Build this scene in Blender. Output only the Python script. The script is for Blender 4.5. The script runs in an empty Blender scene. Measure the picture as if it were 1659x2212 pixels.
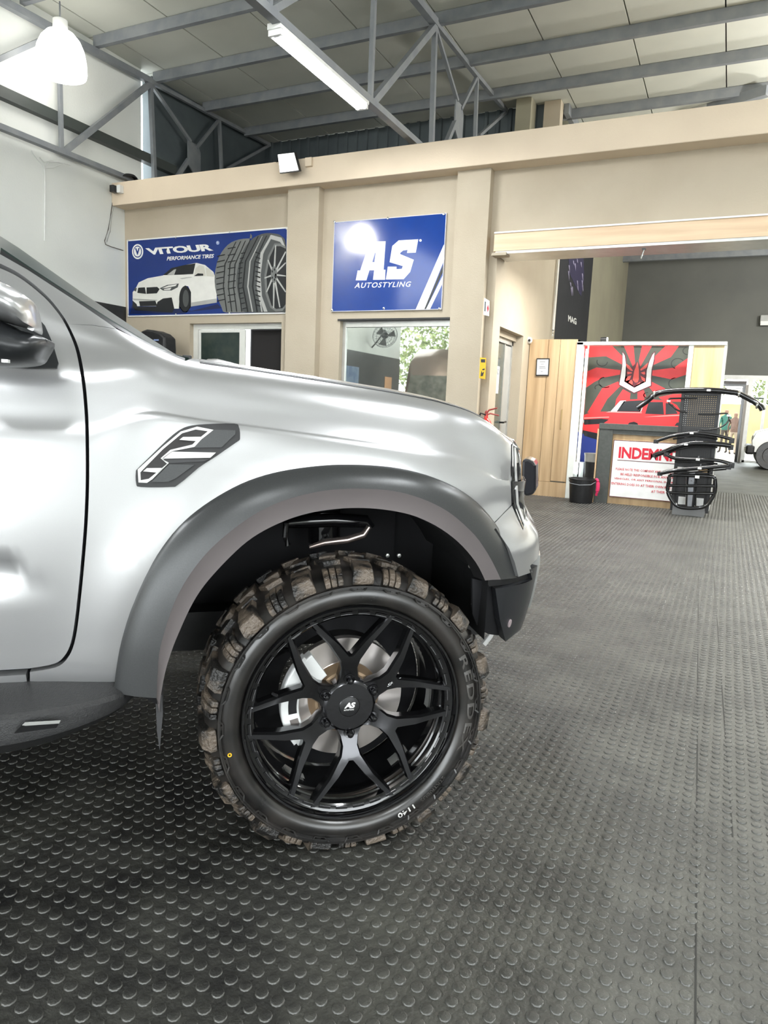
import bpy, bmesh, math, random
import numpy as np
from mathutils import Vector, Matrix
from mathutils.geometry import delaunay_2d_cdt

random.seed(7)
SC = bpy.context.scene
COL = SC.collection
PI = math.pi

# ---------------------------------------------------------------- camera
CX, CY, F_PX, CAM_Z = 829.5, 1106.0, 1538.7, 1.2
yaw, pitch, roll = math.radians(25.383), math.radians(8.353), math.radians(2.443)
_f = np.array([-math.sin(yaw)*math.cos(pitch), math.cos(yaw)*math.cos(pitch), -math.sin(pitch)])
_r0 = np.array([math.cos(yaw), math.sin(yaw), 0.0])
_u0 = np.cross(_r0, _f)
CR = math.cos(roll)*_r0 + math.sin(roll)*_u0
CU = -math.sin(roll)*_r0 + math.cos(roll)*_u0
CF = _f
CAM = np.array([0.0, 0.0, CAM_Z])
cd = bpy.data.cameras.new('camera')
cam = bpy.data.objects.new('camera', cd)
COL.objects.link(cam)
cd.sensor_fit = 'VERTICAL'
cd.sensor_height = 36.0
cd.lens = F_PX / 2212 * 36.0
cd.clip_start = 0.05
cd.clip_end = 300
cam.matrix_world = Matrix(((CR[0], CU[0], -CF[0], 0), (CR[1], CU[1], -CF[1], 0), (CR[2], CU[2], -CF[2], CAM_Z), (0, 0, 0, 1)))
SC.camera = cam

# ---------------------------------------------------------------- world, sun, lamps out of frame, exposure
SC.view_settings.view_transform = 'Standard'
SC.view_settings.look = 'None'
SC.view_settings.gamma = 1.0
SC.view_settings.use_curve_mapping = False
SC.view_settings.exposure = 0.58
W = bpy.data.worlds.new('sky')
SC.world = W
W.use_nodes = True
bg = W.node_tree.nodes['Background']
bg.inputs[0].default_value = (0.93, 0.98, 1.0, 1)
bg.inputs[1].default_value = 5.0
sd = bpy.data.lights.new('sun', 'SUN')
sd.energy = 3.2
sd.angle = 0.02
sd.color = (1.0, 0.95, 0.86)
sun = bpy.data.objects.new('sun', sd)
sun.rotation_euler = (math.radians(-38), math.radians(12), 0)   # from behind the far end of the hall, high
COL.objects.link(sun)


def area(name, loc, size, power, rot=(0, 0, 0), color=(1, 1, 1)):
    l = bpy.data.lights.new(name, 'AREA')
    l.shape = 'RECTANGLE'
    l.size, l.size_y = size
    l.energy = power
    l.color = color
    o = bpy.data.objects.new(name, l)
    o.location = loc
    o.rotation_euler = rot
    COL.objects.link(o)
    return o


# unseen battens added to light the hall; matching fittings hang at the same places
ADDED_BATTENS = ((-2.2, 4.0), (2.6, 1.4), (2.8, 6.0), (-5.2, -2.5), (1.6, -3.5))
for (lx, ly) in ADDED_BATTENS:
    area('added_batten_light', (lx, ly, 5.0), (0.25, 1.5), 95, (0, 0, 0), (0.95, 0.98, 1.0))
area('booth_fill', (-1.2, 9.5, 3.05), (1.6, 0.2), 85, (0, 0, 0), (1, 0.98, 0.94))  # unseen fill panel added to brighten the booth
# unseen dome lamps added at the right to brighten the roof boards
ADDED_BAYS = ((2.1, 11.0), (2.3, 14.5), (2.6, 19.0))

# ---------------------------------------------------------------- pixel -> point on a real plane of the place
def ray(x, y):
    return (x-CX)*CR/F_PX - (y-CY)*CU/F_PX + CF


def at(x, y, axis, val):
    d = ray(x, y)
    t = (val-CAM[axis])/d[axis]
    return CAM + t*d


def proj(P):
    d = np.asarray(P, float) - CAM
    a = d @ CF
    return np.array([CX + F_PX*(d @ CR)/a, CY - F_PX*(d @ CU)/a])


# ---------------------------------------------------------------- materials
MATS = {}


def mat(name, col, rough=0.5, metal=0.0, spec=0.5, coat=0.0, col2=None, nscale=8.0, stretch=(1, 1, 1), bump=0.0,
        bscale=None, emit=None, estr=0.0, rough2=None, trans=0.0, alpha=1.0, detail=4.0, contrast=0.5, coord='Object'):
    if name in MATS:
        return MATS[name]
    m = bpy.data.materials.new(name)
    m.use_nodes = True
    nt = m.node_tree
    b = nt.nodes['Principled BSDF']
    b.inputs['Base Color'].default_value = (*col, 1)
    b.inputs['Roughness'].default_value = rough
    b.inputs['Metallic'].default_value = metal
    b.inputs['Specular IOR Level'].default_value = spec
    b.inputs['Coat Weight'].default_value = coat
    b.inputs['Coat Roughness'].default_value = 0.03
    b.inputs['Transmission Weight'].default_value = trans
    b.inputs['Alpha'].default_value = alpha
    if emit:
        b.inputs['Emission Color'].default_value = (*emit, 1)
        b.inputs['Emission Strength'].default_value = estr
    tc = nt.nodes.new('ShaderNodeTexCoord')
    mp = nt.nodes.new('ShaderNodeMapping')
    mp.inputs['Scale'].default_value = stretch
    nt.links.new(tc.outputs[coord], mp.inputs[0])
    if col2 is None:
        col2 = tuple(min(1, c*0.93) for c in col)
    n = nt.nodes.new('ShaderNodeTexNoise')
    n.inputs['Scale'].default_value = nscale
    n.inputs['Detail'].default_value = detail
    nt.links.new(mp.outputs[0], n.inputs['Vector'])
    r = nt.nodes.new('ShaderNodeValToRGB')
    r.color_ramp.elements[0].position = 0.5-contrast*0.5+0.1
    r.color_ramp.elements[1].position = 0.5+contrast*0.5-0.1
    r.color_ramp.elements[0].color = (*col, 1)
    r.color_ramp.elements[1].color = (*col2, 1)
    nt.links.new(n.outputs['Fac'], r.inputs[0])
    nt.links.new(r.outputs[0], b.inputs['Base Color'])
    if rough2 is not None:
        mr = nt.nodes.new('ShaderNodeMapRange')
        mr.inputs[3].default_value = rough
        mr.inputs[4].default_value = rough2
        nt.links.new(n.outputs['Fac'], mr.inputs[0])
        nt.links.new(mr.outputs[0], b.inputs['Roughness'])
    if bump:
        n2 = nt.nodes.new('ShaderNodeTexNoise')
        n2.inputs['Scale'].default_value = bscale or nscale*6
        n2.inputs['Detail'].default_value = 6
        nt.links.new(mp.outputs[0], n2.inputs['Vector'])
        bp = nt.nodes.new('ShaderNodeBump')
        bp.inputs['Strength'].default_value = bump
        bp.inputs['Distance'].default_value = 0.01
        nt.links.new(n2.outputs['Fac'], bp.inputs['Height'])
        nt.links.new(bp.outputs[0], b.inputs['Normal'])
    MATS[name] = m
    return m


M_PLASTER = mat('tan_plaster', (0.50, 0.435, 0.335), 0.8, col2=(0.45, 0.385, 0.29), nscale=1.3, bump=0.25, bscale=60)
M_BAND = mat('tan_beam_plaster', (0.80, 0.67, 0.51), 0.75, col2=(0.76, 0.63, 0.48), nscale=1.5, bump=0.2, bscale=60)
M_WHITE = mat('white_wall_paint', (0.84, 0.86, 0.82), 0.7, col2=(0.78, 0.80, 0.77), nscale=0.8, bump=0.15, bscale=40)
M_GREY = mat('grey_wall_paint', (0.165, 0.17, 0.155), 0.7, col2=(0.13, 0.135, 0.125), nscale=0.6, bump=0.15, bscale=40)
M_BLACKP = mat('black_wall_paint', (0.02, 0.022, 0.022), 0.4, col2=(0.03, 0.03, 0.03))
M_BOARD = mat('insulation_board', (0.64, 0.65, 0.58), 0.75, col2=(0.58, 0.595, 0.535), nscale=0.9, bump=0.1, bscale=50)
M_STEEL = mat('grey_painted_steel', (0.20, 0.215, 0.235), 0.5, metal=0.1, col2=(0.25, 0.265, 0.275), nscale=5, bump=0.1)
M_CORR = mat('corrugated_sheet', (0.12, 0.145, 0.155), 0.5, metal=0.3, col2=(0.09, 0.11, 0.12), nscale=2)
M_WOOD = mat('oak_laminate', (0.62, 0.45, 0.27), 0.45, col2=(0.40, 0.27, 0.145), nscale=2.2, stretch=(5.5, 5.5, 0.35), detail=6, contrast=0.62)
M_BEAMW = mat('pale_timber_board', (0.80, 0.61, 0.41), 0.5, col2=(0.70, 0.50, 0.32), nscale=2.0, stretch=(0.6, 4, 9), detail=6)
M_ALU = mat('brushed_aluminium', (0.62, 0.62, 0.6), 0.35, metal=0.7, col2=(0.55, 0.55, 0.53))
M_WHITEP = mat('white_plastic', (0.85, 0.86, 0.84), 0.35)
M_BLACK = mat('black_plastic', (0.012, 0.012, 0.013), 0.42, col2=(0.02, 0.02, 0.021), nscale=20)
M_BLACKGLOSS = mat('gloss_black', (0.006, 0.006, 0.007), 0.12, coat=0.6)
M_CHROME = mat('chrome', (0.85, 0.86, 0.87), 0.08, metal=1.0)
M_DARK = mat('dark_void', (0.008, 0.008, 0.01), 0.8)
M_BLUE = mat('sign_blue', (0.004, 0.030, 0.20), 0.16, spec=0.5, col2=(0.003, 0.026, 0.18), nscale=3)
M_SIGNW = mat('sign_white', (0.88, 0.88, 0.86), 0.3)
M_RED = mat('mural_red', (0.80, 0.035, 0.04), 0.4, col2=(0.72, 0.03, 0.035))
M_REDTXT = mat('text_red', (0.55, 0.01, 0.03), 0.5)
M_YELLOW = mat('sticker_yellow', (0.85, 0.50, 0.02), 0.5)
M_PAPER = mat('paper_white', (0.82, 0.83, 0.82), 0.6)
M_MIRROR = mat('reflective_tinted_glass', (0.62, 0.66, 0.62), 0.015, metal=0.92)
M_GLASS = mat('clear_glass', (0.95, 0.98, 0.97), 0.0, trans=1.0, col2=(0.95, 0.98, 0.97))
M_GLASS.node_tree.nodes['Principled BSDF'].inputs['IOR'].default_value = 1.05


# ---------------------------------------------------------------- mesh helpers
class MB:
    def __init__(s):
        s.v, s.f = [], []

    def add(s, vs, fs):
        k = len(s.v)
        s.v += [tuple(map(float, p)) for p in vs]
        s.f += [tuple(i+k for i in f) for f in fs]
        return s

    def box(s, x0, x1, y0, y1, z0, z1):
        return s.add([(x0, y0, z0), (x1, y0, z0), (x1, y1, z0), (x0, y1, z0), (x0, y0, z1), (x1, y0, z1), (x1, y1, z1), (x0, y1, z1)],
                     [(0, 3, 2, 1), (4, 5, 6, 7), (0, 1, 5, 4), (1, 2, 6, 5), (2, 3, 7, 6), (3, 0, 4, 7)])

    def beam(s, a, b, w, h, up=(0, 0, 1)):
        a, b, up = Vector(a), Vector(b), Vector(up)
        d = (b-a).normalized()
        sx = d.cross(up).normalized()*w/2
        sz = sx.cross(d).normalized()*h/2
        vs = [p+i*sx+j*sz for p in (a, b) for i, j in ((-1, -1), (1, -1), (1, 1), (-1, 1))]
        return s.add(vs, [(0, 1, 2, 3)[::-1], (4, 5, 6, 7), (0, 1, 5, 4), (1, 2, 6, 5), (2, 3, 7, 6), (3, 0, 4, 7)])

    def tube(s, pts, r, seg=8, close=False, flat=1.0):
        P = [Vector(p) for p in pts]
        n = len(P)
        rs = r if isinstance(r, (list, tuple)) else [r]*n
        ref = Vector((0.013, 0.02, 1)).normalized()
        vs, fs = [], []
        for i in range(n):
            a = P[(i-1) % n] if (close or i > 0) else P[i]
            b = P[(i+1) % n] if (close or i < n-1) else P[i]
            d = (b-a).normalized()
            if abs(d.dot(ref)) > 0.97:
                ref2 = Vector((0, 1, 0))
            else:
                ref2 = ref
            x = d.cross(ref2).normalized()
            y = x.cross(d).normalized()
            for k in range(seg):
                t = 2*PI*k/seg
                vs.append(P[i]+rs[i]*(math.cos(t)*x*flat+math.sin(t)*y))
        m = n if close else n-1
        for i in range(m):
            for k in range(seg):
                fs.append((i*seg+k, i*seg+(k+1) % seg, ((i+1) % n)*seg+(k+1) % seg, ((i+1) % n)*seg+k))
        if not close:
            fs.append(tuple(range(seg))[::-1])
            fs.append(tuple((n-1)*seg+k for k in range(seg)))
        return s.add(vs, fs)

    def lathe(s, prof, seg=32, c=(0, 0, 0), axis='z', cap=False):
        vs, fs = [], []
        n = len(prof)
        for k in range(seg):
            t = 2*PI*k/seg
            for r, h in prof:
                p = (r*math.cos(t), r*math.sin(t), h)
                if axis == 'y':
                    p = (p[0], p[2], p[1])
                elif axis == 'x':
                    p = (p[2], p[0], p[1])
                vs.append((p[0]+c[0], p[1]+c[1], p[2]+c[2]))
        for k in range(seg):
            for i in range(n-1):
                fs.append((k*n+i, ((k+1) % seg)*n+i, ((k+1) % seg)*n+i+1, k*n+i+1))
        if cap:
            fs.append(tuple(k*n for k in range(seg))[::-1])
            fs.append(tuple(k*n+n-1 for k in range(seg)))
        return s.add(vs, fs)

    def prism(s, pts, d):
        """closed outline of 3D points pushed by vector d"""
        n = len(pts)
        d = Vector(d)
        vs = [Vector(p) for p in pts]+[Vector(p)+d for p in pts]
        fs = [tuple(range(n)), tuple(range(2*n-1, n-1, -1))]
        fs += [(i, i+n, (i+1) % n+n, (i+1) % n) for i in range(n)]
        return s.add(vs, fs)

    def sheet(s, rows, closed=False):
        n = len(rows[0])
        vs = [p for r in rows for p in r]
        fs = []
        for i in range(len(rows)-1):
            for j in range(n if closed else n-1):
                fs.append((i*n+j, i*n+(j+1) % n, (i+1)*n+(j+1) % n, (i+1)*n+j))
        return s.add(vs, fs)


def link(name, me, m=None, parent=None, smooth=False):
    if m is not None:
        me.materials.append(m)
    if smooth:
        me.polygons.foreach_set('use_smooth', [True]*len(me.polygons))
    o = bpy.data.objects.new(name, me)
    COL.objects.link(o)
    if parent is not None:
        o.parent = parent
    return o


def obj(name, mb, m, parent=None, smooth=False, bevel=0.0, angle=40, fix=True):
    me = bpy.data.meshes.new(name)
    me.from_pydata(mb.v, [], mb.f)
    if fix:
        bm = bmesh.new()
        bm.from_mesh(me)
        bmesh.ops.recalc_face_normals(bm, faces=bm.faces)
        bm.to_mesh(me)
        bm.free()
    o = link(name, me, m, parent, smooth)
    if smooth and angle < 180:
        me.polygons.foreach_set('use_smooth', [True]*len(me.polygons))
        bm = bmesh.new()
        bm.from_mesh(me)
        for e in bm.edges:
            if len(e.link_faces) == 2 and e.calc_face_angle(0) > math.radians(angle):
                e.smooth = False
        bm.to_mesh(me)
        bm.free()
    if bevel:
        md = o.modifiers.new('bevel', 'BEVEL')
        md.width = bevel
        md.segments = 2
        md.limit_method = 'ANGLE'
        md.angle_limit = math.radians(35)
    return o


def tag(o, label=None, cat=None, group=None, kind=None):
    if label:
        o['label'] = label
    if cat:
        o['category'] = cat
    if group:
        o['group'] = group
    if kind:
        o['kind'] = kind
    return o


def thing(name, loc, label, cat, group=None, rz=0.0, kind=None):
    o = bpy.data.objects.new(name, None)
    o.empty_display_size = 0.1
    o.location = loc
    o.rotation_euler = (0, 0, rz)
    COL.objects.link(o)
    return tag(o, label, cat, group, kind)


def rel(o, p):
    return (p[0]-o.location[0], p[1]-o.location[1], p[2]-o.location[2])


def dup(root, loc, label=None, rz=None):
    r = root.copy()
    COL.objects.link(r)
    r.location = loc
    if rz is not None:
        r.rotation_euler = (0, 0, rz)
    if label:
        r['label'] = label
    for ch in list(root.children):
        c = ch.copy()
        COL.objects.link(c)
        c.parent = r
        for g in list(ch.children):
            q = g.copy()
            COL.objects.link(q)
            q.parent = c
    return r


def cr(pts, n=8, closed=False):
    """Catmull-Rom through points (any dimension), n samples per span"""
    P = [np.array(p, float) for p in pts]
    out = []
    N = len(P)
    spans = N if closed else N-1
    for i in range(spans):
        if closed:
            p0, p1, p2, p3 = P[(i-1) % N], P[i], P[(i+1) % N], P[(i+2) % N]
        else:
            p0, p1, p2, p3 = P[max(i-1, 0)], P[i], P[i+1], P[min(i+2, N-1)]
        for k in range(n):
            t = k/n
            out.append(0.5*((2*p1)+(-p0+p2)*t+(2*p0-5*p1+4*p2-p3)*t*t+(-p0+3*p1-3*p2+p3)*t**3))
    if not closed:
        out.append(P[-1])
    return out


def inside(pt, poly):
    x, y = pt
    c = False
    j = len(poly)-1
    for i in range(len(poly)):
        xi, yi = poly[i]
        xj, yj = poly[j]
        if (yi > y) != (yj > y) and x < (xj-xi)*(y-yi)/(yj-yi)+xi:
            c = not c
        j = i
    return c


def tri_fill(poly, step=None, holes=()):
    """triangulate 2D polygon (with inner grid points); returns verts2d, faces, boundary loops (index lists)"""
    vs = [Vector((float(p[0]), float(p[1]))) for p in poly]
    loops = [list(range(len(poly)))]
    for h in holes:
        k = len(vs)
        vs += [Vector((float(p[0]), float(p[1]))) for p in h]
        loops.append(list(range(k, k+len(h))))
    edges = [(l[i], l[(i+1) % len(l)]) for l in loops for i in range(len(l))]
    if step:
        A = np.array([(p[0], p[1]) for p in poly])
        lo, hi = A.min(0), A.max(0)
        B = np.array([(v[0], v[1]) for v in vs])
        nx, ny = int((hi[0]-lo[0])/step)+1, int((hi[1]-lo[1])/step)+1
        for i in range(nx+1):
            for j in range(ny+1):
                q = (lo[0]+i*step, lo[1]+j*step)
                if inside(q, [tuple(p) for p in poly]) and not any(inside(q, [tuple(p) for p in h]) for h in holes):
                    if np.min(np.hypot(B[:, 0]-q[0], B[:, 1]-q[1])) > step*0.45:
                        vs.append(Vector(q))
    r = delaunay_2d_cdt(vs, edges, [], 1, 1e-6)
    V, Fc, orig = r[0], r[2], r[3]
    faces = []
    for f in Fc:
        c = (sum(V[i][0] for i in f)/3, sum(V[i][1] for i in f)/3)
        if inside(c, [tuple(p) for p in poly]) and not any(inside(c, [tuple(p) for p in h]) for h in holes):
            faces.append(tuple(f))
    back = {}
    for i, o in enumerate(orig):
        for k in o:
            back[k] = i
    loops = [[back[i] for i in l] for l in loops]
    return [(v[0], v[1]) for v in V], faces, loops


def flat_print(name, outlines, m, parent, fmap, th=0.0015, layer=0, step=None, holes=()):
    """flat print: 2D outlines mapped to the sheet they are printed on by fmap(x, y, height above the sheet)"""
    if len(outlines) > 1:
        for pl in outlines:
            flat_print(name, [pl], m, parent, fmap, th, layer, step, holes)
        return
    mb = MB()
    for pl in outlines:
        V, Fc, lp = tri_fill(pl, step, holes)
        h = th*(layer+1)
        mb.add([fmap(p[0], p[1], h) for p in V], Fc)
        l = lp[0]
        mb.add([fmap(V[i][0], V[i][1], h) for i in l]+[fmap(V[i][0], V[i][1], 0) for i in l],
               [(i, (i+1) % len(l), (i+1) % len(l)+len(l), i+len(l)) for i in range(len(l))])
    return obj(name, mb, m, parent)


def pxmap(axis, val, parent=None, sign=-1):
    def f(x, y, h):
        p = at(x, y, axis, val+sign*h)
        return rel(parent, p) if parent else tuple(p)
    return f


def text_print(name, s, m, parent, fmap, p0, p1, p2, bold=0.0, layer=0, th=0.0015, shear=0.0, spacing=1.0, res=3):
    """lettering; p0,p1 = ends of the base line, p2 = above p0 at cap height (in fmap's 2D coordinates)"""
    cu = bpy.data.curves.new(name, 'FONT')
    cu.body = s
    cu.offset = bold
    cu.shear = shear
    cu.space_character = spacing
    cu.resolution_u = res
    to = bpy.data.objects.new(name, cu)
    COL.objects.link(to)
    dg = bpy.context.evaluated_depsgraph_get()
    me = bpy.data.meshes.new_from_object(to.evaluated_get(dg))
    bpy.data.objects.remove(to)
    co = np.zeros(len(me.vertices)*3)
    me.vertices.foreach_get('co', co)
    co = co.reshape(-1, 3)
    x0, x1 = co[:, 0].min(), co[:, 0].max()
    y0, y1 = co[:, 1].min(), co[:, 1].max()
    p0, p1, p2 = map(np.array, (p0, p1, p2))
    for i, c in enumerate(co):
        q = p0+(p1-p0)*(c[0]-x0)/(x1-x0)+(p2-p0)*(c[1]-y0)/(y1-y0)
        co[i] = fmap(q[0], q[1], th*(layer+1))
    me.vertices.foreach_set('co', co.ravel())
    me.update()
    return link(name, me, m, parent)

# ================================================================ THE HALL
YF, XL, XS, XI, YB, YC = 8.7, -8.82, -2.75, -3.4, 24.5, 12.4
ZB = 4.5      # top of the tan beam
ZR = 6.25     # roof boards

# floor ------------------------------------------------------------
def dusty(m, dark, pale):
    """patchy dust trodden into the mat, plus painted-in sheen paling it toward the right"""
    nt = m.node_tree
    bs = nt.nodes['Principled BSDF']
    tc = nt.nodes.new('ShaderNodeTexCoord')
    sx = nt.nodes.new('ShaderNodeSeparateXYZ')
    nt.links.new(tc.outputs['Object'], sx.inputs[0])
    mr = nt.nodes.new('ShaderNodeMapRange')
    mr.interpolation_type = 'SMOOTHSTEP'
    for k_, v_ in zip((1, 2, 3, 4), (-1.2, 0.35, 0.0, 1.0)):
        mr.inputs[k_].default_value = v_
    nt.links.new(sx.outputs['X'], mr.inputs[0])  # ramp across the mat: sheen painted into the colour along with dust
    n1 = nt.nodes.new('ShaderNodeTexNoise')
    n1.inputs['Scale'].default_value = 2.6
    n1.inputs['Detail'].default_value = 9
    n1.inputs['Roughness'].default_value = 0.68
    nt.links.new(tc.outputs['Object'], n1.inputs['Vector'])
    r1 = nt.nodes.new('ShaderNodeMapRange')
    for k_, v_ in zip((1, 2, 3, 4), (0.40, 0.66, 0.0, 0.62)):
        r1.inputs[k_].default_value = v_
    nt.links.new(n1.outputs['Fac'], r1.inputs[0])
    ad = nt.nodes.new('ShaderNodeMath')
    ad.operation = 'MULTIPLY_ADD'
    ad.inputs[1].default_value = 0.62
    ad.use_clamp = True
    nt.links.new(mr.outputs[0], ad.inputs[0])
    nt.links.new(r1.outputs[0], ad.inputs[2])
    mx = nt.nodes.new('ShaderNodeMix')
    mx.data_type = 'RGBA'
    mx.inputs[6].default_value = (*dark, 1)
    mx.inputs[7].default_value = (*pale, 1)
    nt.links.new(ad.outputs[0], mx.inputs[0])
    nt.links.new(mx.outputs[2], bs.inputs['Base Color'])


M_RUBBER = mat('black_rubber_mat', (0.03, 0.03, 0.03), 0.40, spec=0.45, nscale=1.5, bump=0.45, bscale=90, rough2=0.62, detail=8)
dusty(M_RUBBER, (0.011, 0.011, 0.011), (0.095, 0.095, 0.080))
floor = obj('floor', MB().box(-14, 12, -10, YB+0.2, -0.1, 0), M_RUBBER)
tag(floor, kind='structure')


def studs():
    # moulded coin studs of the mat, 40 mm apart, square grid along the hall
    px_, py_ = 0.0392, 0.042
    vs, fs = [], []
    base = 0
    V, Fq, Fcap = [], [], []
    xs = np.arange(-6.0, 7.0, px_)
    ys = np.arange(0.75, 13.5, py_)
    X, Y = np.meshgrid(xs, ys)
    X, Y = X.ravel(), Y.ravel()
    d = np.stack([X, Y, np.zeros_like(X)], 1)-CAM
    a = d @ CF
    u = CX+F_PX*(d @ CR)/a
    w = CY-F_PX*(d @ CU)/a
    ok = (a > 0.3) & (u > -350) & (u < 2100) & (w > 1000) & (w < 2480)
    # nothing shows under the truck's far side or behind the office block
    ok &= ~((Y > YF) & (X < XS))
    X, Y = X[ok]+0.0008, Y[ok]
    n = len(X)
    me = bpy.data.meshes.new('rubber_stud')
    seg = 11
    t = np.arange(seg)*2*PI/seg
    ring = lambda r, z: np.stack([r*np.cos(t), r*np.sin(t), np.full(seg, z)], 1)
    unit = np.concatenate([ring(0.0146, 0.0), ring(0.0138, 0.0020), ring(0.0124, 0.0027)])
    rng = np.random.RandomState(3)
    sc = 1+0.03*rng.randn(n)
    jit = 0.0006*rng.randn(n, 2)
    co = unit[None, :, :]*np.stack([sc, sc, 0.8+0.4*rng.rand(n)], 1)[:, None, :]
    co[:, :, 0] += (X+jit[:, 0])[:, None]
    co[:, :, 1] += (Y+jit[:, 1])[:, None]
    co = co.reshape(-1, 3)
    k = np.arange(seg)
    k2 = (k+1) % seg
    q1 = np.stack([k, k2, k2+seg, k+seg], 1)
    q2 = q1+seg
    loops = np.concatenate([q1.ravel(), q2.ravel(), k+2*seg])
    per = len(loops)
    L = (loops[None, :]+(np.arange(n)*3*seg)[:, None]).ravel()
    tot = np.concatenate([np.full(2*seg, 4), [seg]])
    st = np.concatenate([[0], np.cumsum(tot)[:-1]])
    ST = (st[None, :]+(np.arange(n)*per)[:, None]).ravel()
    me.vertices.add(len(co))
    me.vertices.foreach_set('co', co.ravel())
    me.loops.add(len(L))
    me.loops.foreach_set('vertex_index', L)
    me.polygons.add(len(ST))
    me.polygons.foreach_set('loop_start', ST)
    me.update(calc_edges=True)
    me.validate()
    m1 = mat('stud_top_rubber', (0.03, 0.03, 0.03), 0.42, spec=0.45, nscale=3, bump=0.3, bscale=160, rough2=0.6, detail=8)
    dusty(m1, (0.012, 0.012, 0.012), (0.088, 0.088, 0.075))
    m2 = mat('stud_edge_rubber', (0.075, 0.075, 0.068), 0.27, spec=0.85)
    me.materials.append(m1)
    me.materials.append(m2)
    mi = np.concatenate([np.ones(2*seg, dtype=np.int32), [0]])
    me.polygons.foreach_set('material_index', np.tile(mi, n))
    me.update()
    o = link('rubber_stud', me, None, floor)
    tag(o, kind='stuff')
    return n


studs()
M_SEAM = mat('mat_seam', (0.03, 0.03, 0.026), 0.8)
for a, b in (((0.075, 1.0), (-0.10, 6.0)), ((0.13, 2.2), (-0.02, 7.0))):
    obj('mat_seam', MB().beam((a[0], a[1], 0.0006), (b[0], b[1], 0.0006), 0.004, 0.0012), M_SEAM, floor)

# walls ------------------------------------------------------------
wl = obj('wall_left', MB().box(XL-0.25, XL, -1.6, 9.06, 0, ZR), M_WHITE)
tag(wl, kind='structure')
obj('black_dado', MB().box(XL, XL+0.012, -1.6, YF-0.0, 0.0, 2.6), M_BLACKP, wl)

# the rest of the hall behind the camera: openings to the yard, white and grey walls
tag(obj('wall_back', MB().box(-9.05, -7.5, -9.8, -9.6, 0, ZR).box(5.2, 7.0, -9.8, -9.6, 0, ZR).box(-7.5, 5.2, -9.8, -9.6, 4.3, ZR), M_WHITE), kind='structure')
wr = tag(obj('wall_right', MB().box(6.8, 7.0, -9.6, -6.5, 0, ZR).box(6.8, 7.0, -1.5, YB, 0, ZR).box(6.8, 7.0, -6.5, -1.5, 4.3, ZR), M_WHITE), kind='structure')
obj('black_dado', MB().box(6.785, 6.8, -1.5, YB, 0.0, 1.3), M_BLACKP, wr)
tag(obj('yard', MB().box(-30, 30, -40, -10, -0.12, -0.05), mat('yard_concrete', (0.42, 0.41, 0.38), 0.8)), kind='structure')

# facade with two window openings
W1 = (-7.52, -5.86, 1.05, 2.33)
W2 = (-4.91, -3.29, 1.05, 2.35)
wf = MB()
th = 0.23
xs = [XL, W1[0], W1[1], W2[0], W2[1], XS]
for i in range(5):
    x0, x1 = xs[i], xs[i+1]
    if i in (1, 3):
        w = W1 if i == 1 else W2
        wf.box(x0, x1, YF, YF+th, 0, w[2]).box(x0, x1, YF, YF+th, w[3], 4.07)
    else:
        wf.box(x0, x1, YF, YF+th, 0, 4.07)
wf.box(XS, 6.5, YF, YF+th, 3.30, 4.07)
facade = tag(obj('wall_front', wf, M_PLASTER), kind='structure')
# pilasters stand proud of the facade
for n_, (x0, x1) in enumerate(((-5.71, -5.22), (-3.27, -2.85))):
    obj('pilaster', MB().box(x0, x1, YF-0.13 if n_ == 0 else YF-0.13, YF, 0, 4.07), M_PLASTER, facade)
band = tag(obj('trim_1', MB().box(XL-0.0, 6.5, YF-0.26, YF+0.30, 4.065, 4.395), M_BAND, bevel=0.01), kind='structure')
hd = tag(obj('trim_2', MB().box(XS, 6.5, YF-0.16, YF+0.30, 3.10, 3.30), M_BEAMW), kind='structure')
obj('cap_strip', MB().box(XS, 6.5, YF-0.175, YF, 3.30, 3.318), M_SIGNW, hd)
obj('soffit_strip', MB().box(XS+0.02, 6.5, YF-0.15, YF+0.32, 3.07, 3.10), M_ALU, hd)
obj('bracket', MB().box(XS-0.02, XS+0.16, YF-0.17, YF-0.02, 3.05, 3.085), M_PLASTER, hd)

# inner side wall with the office door
DY0, DY1, DZ = 9.0, 10.15, 2.28
ws = MB().box(XS-0.22, XS, YF+0.23, DY0, 0, 4.4).box(XS-0.22, XS, DY1, 11.85, 0, 4.4).box(XS-0.22, XS, DY0, DY1, DZ, 4.4)
tag(obj('wall_passage', ws, M_PLASTER), kind='structure')
tag(obj('wall_end', MB().box(XI-0.2, XS, 11.85, 12.05, 0, 4.4), M_PLASTER), kind='structure')
tag(obj('wall_inner_left', MB().box(XI-0.25, XI, 12.05, YB, 0, ZR), mat('olive_plaster', (0.34, 0.32, 0.235), 0.8, col2=(0.30, 0.28, 0.21), nscale=1.0, bump=0.2, bscale=50)), kind='structure')
tag(obj('wall_far', MB().box(XI, 12, YB, YB+0.25, 2.62, ZR+0.3).box(3.6, 12, YB, YB+0.25, 0, 2.62).box(XI, -0.72, YB, YB+0.25, 0, 2.62), M_GREY), kind='structure')
tag(obj('wall_office_back', MB().box(XL, XI, 12.0, 12.1, 0, 4.1), M_DARK), kind='structure')
tag(obj('office_slab', MB().box(XL, XI, YF+0.31, 12.38, 4.1, 4.2), M_DARK), kind='structure')
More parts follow.
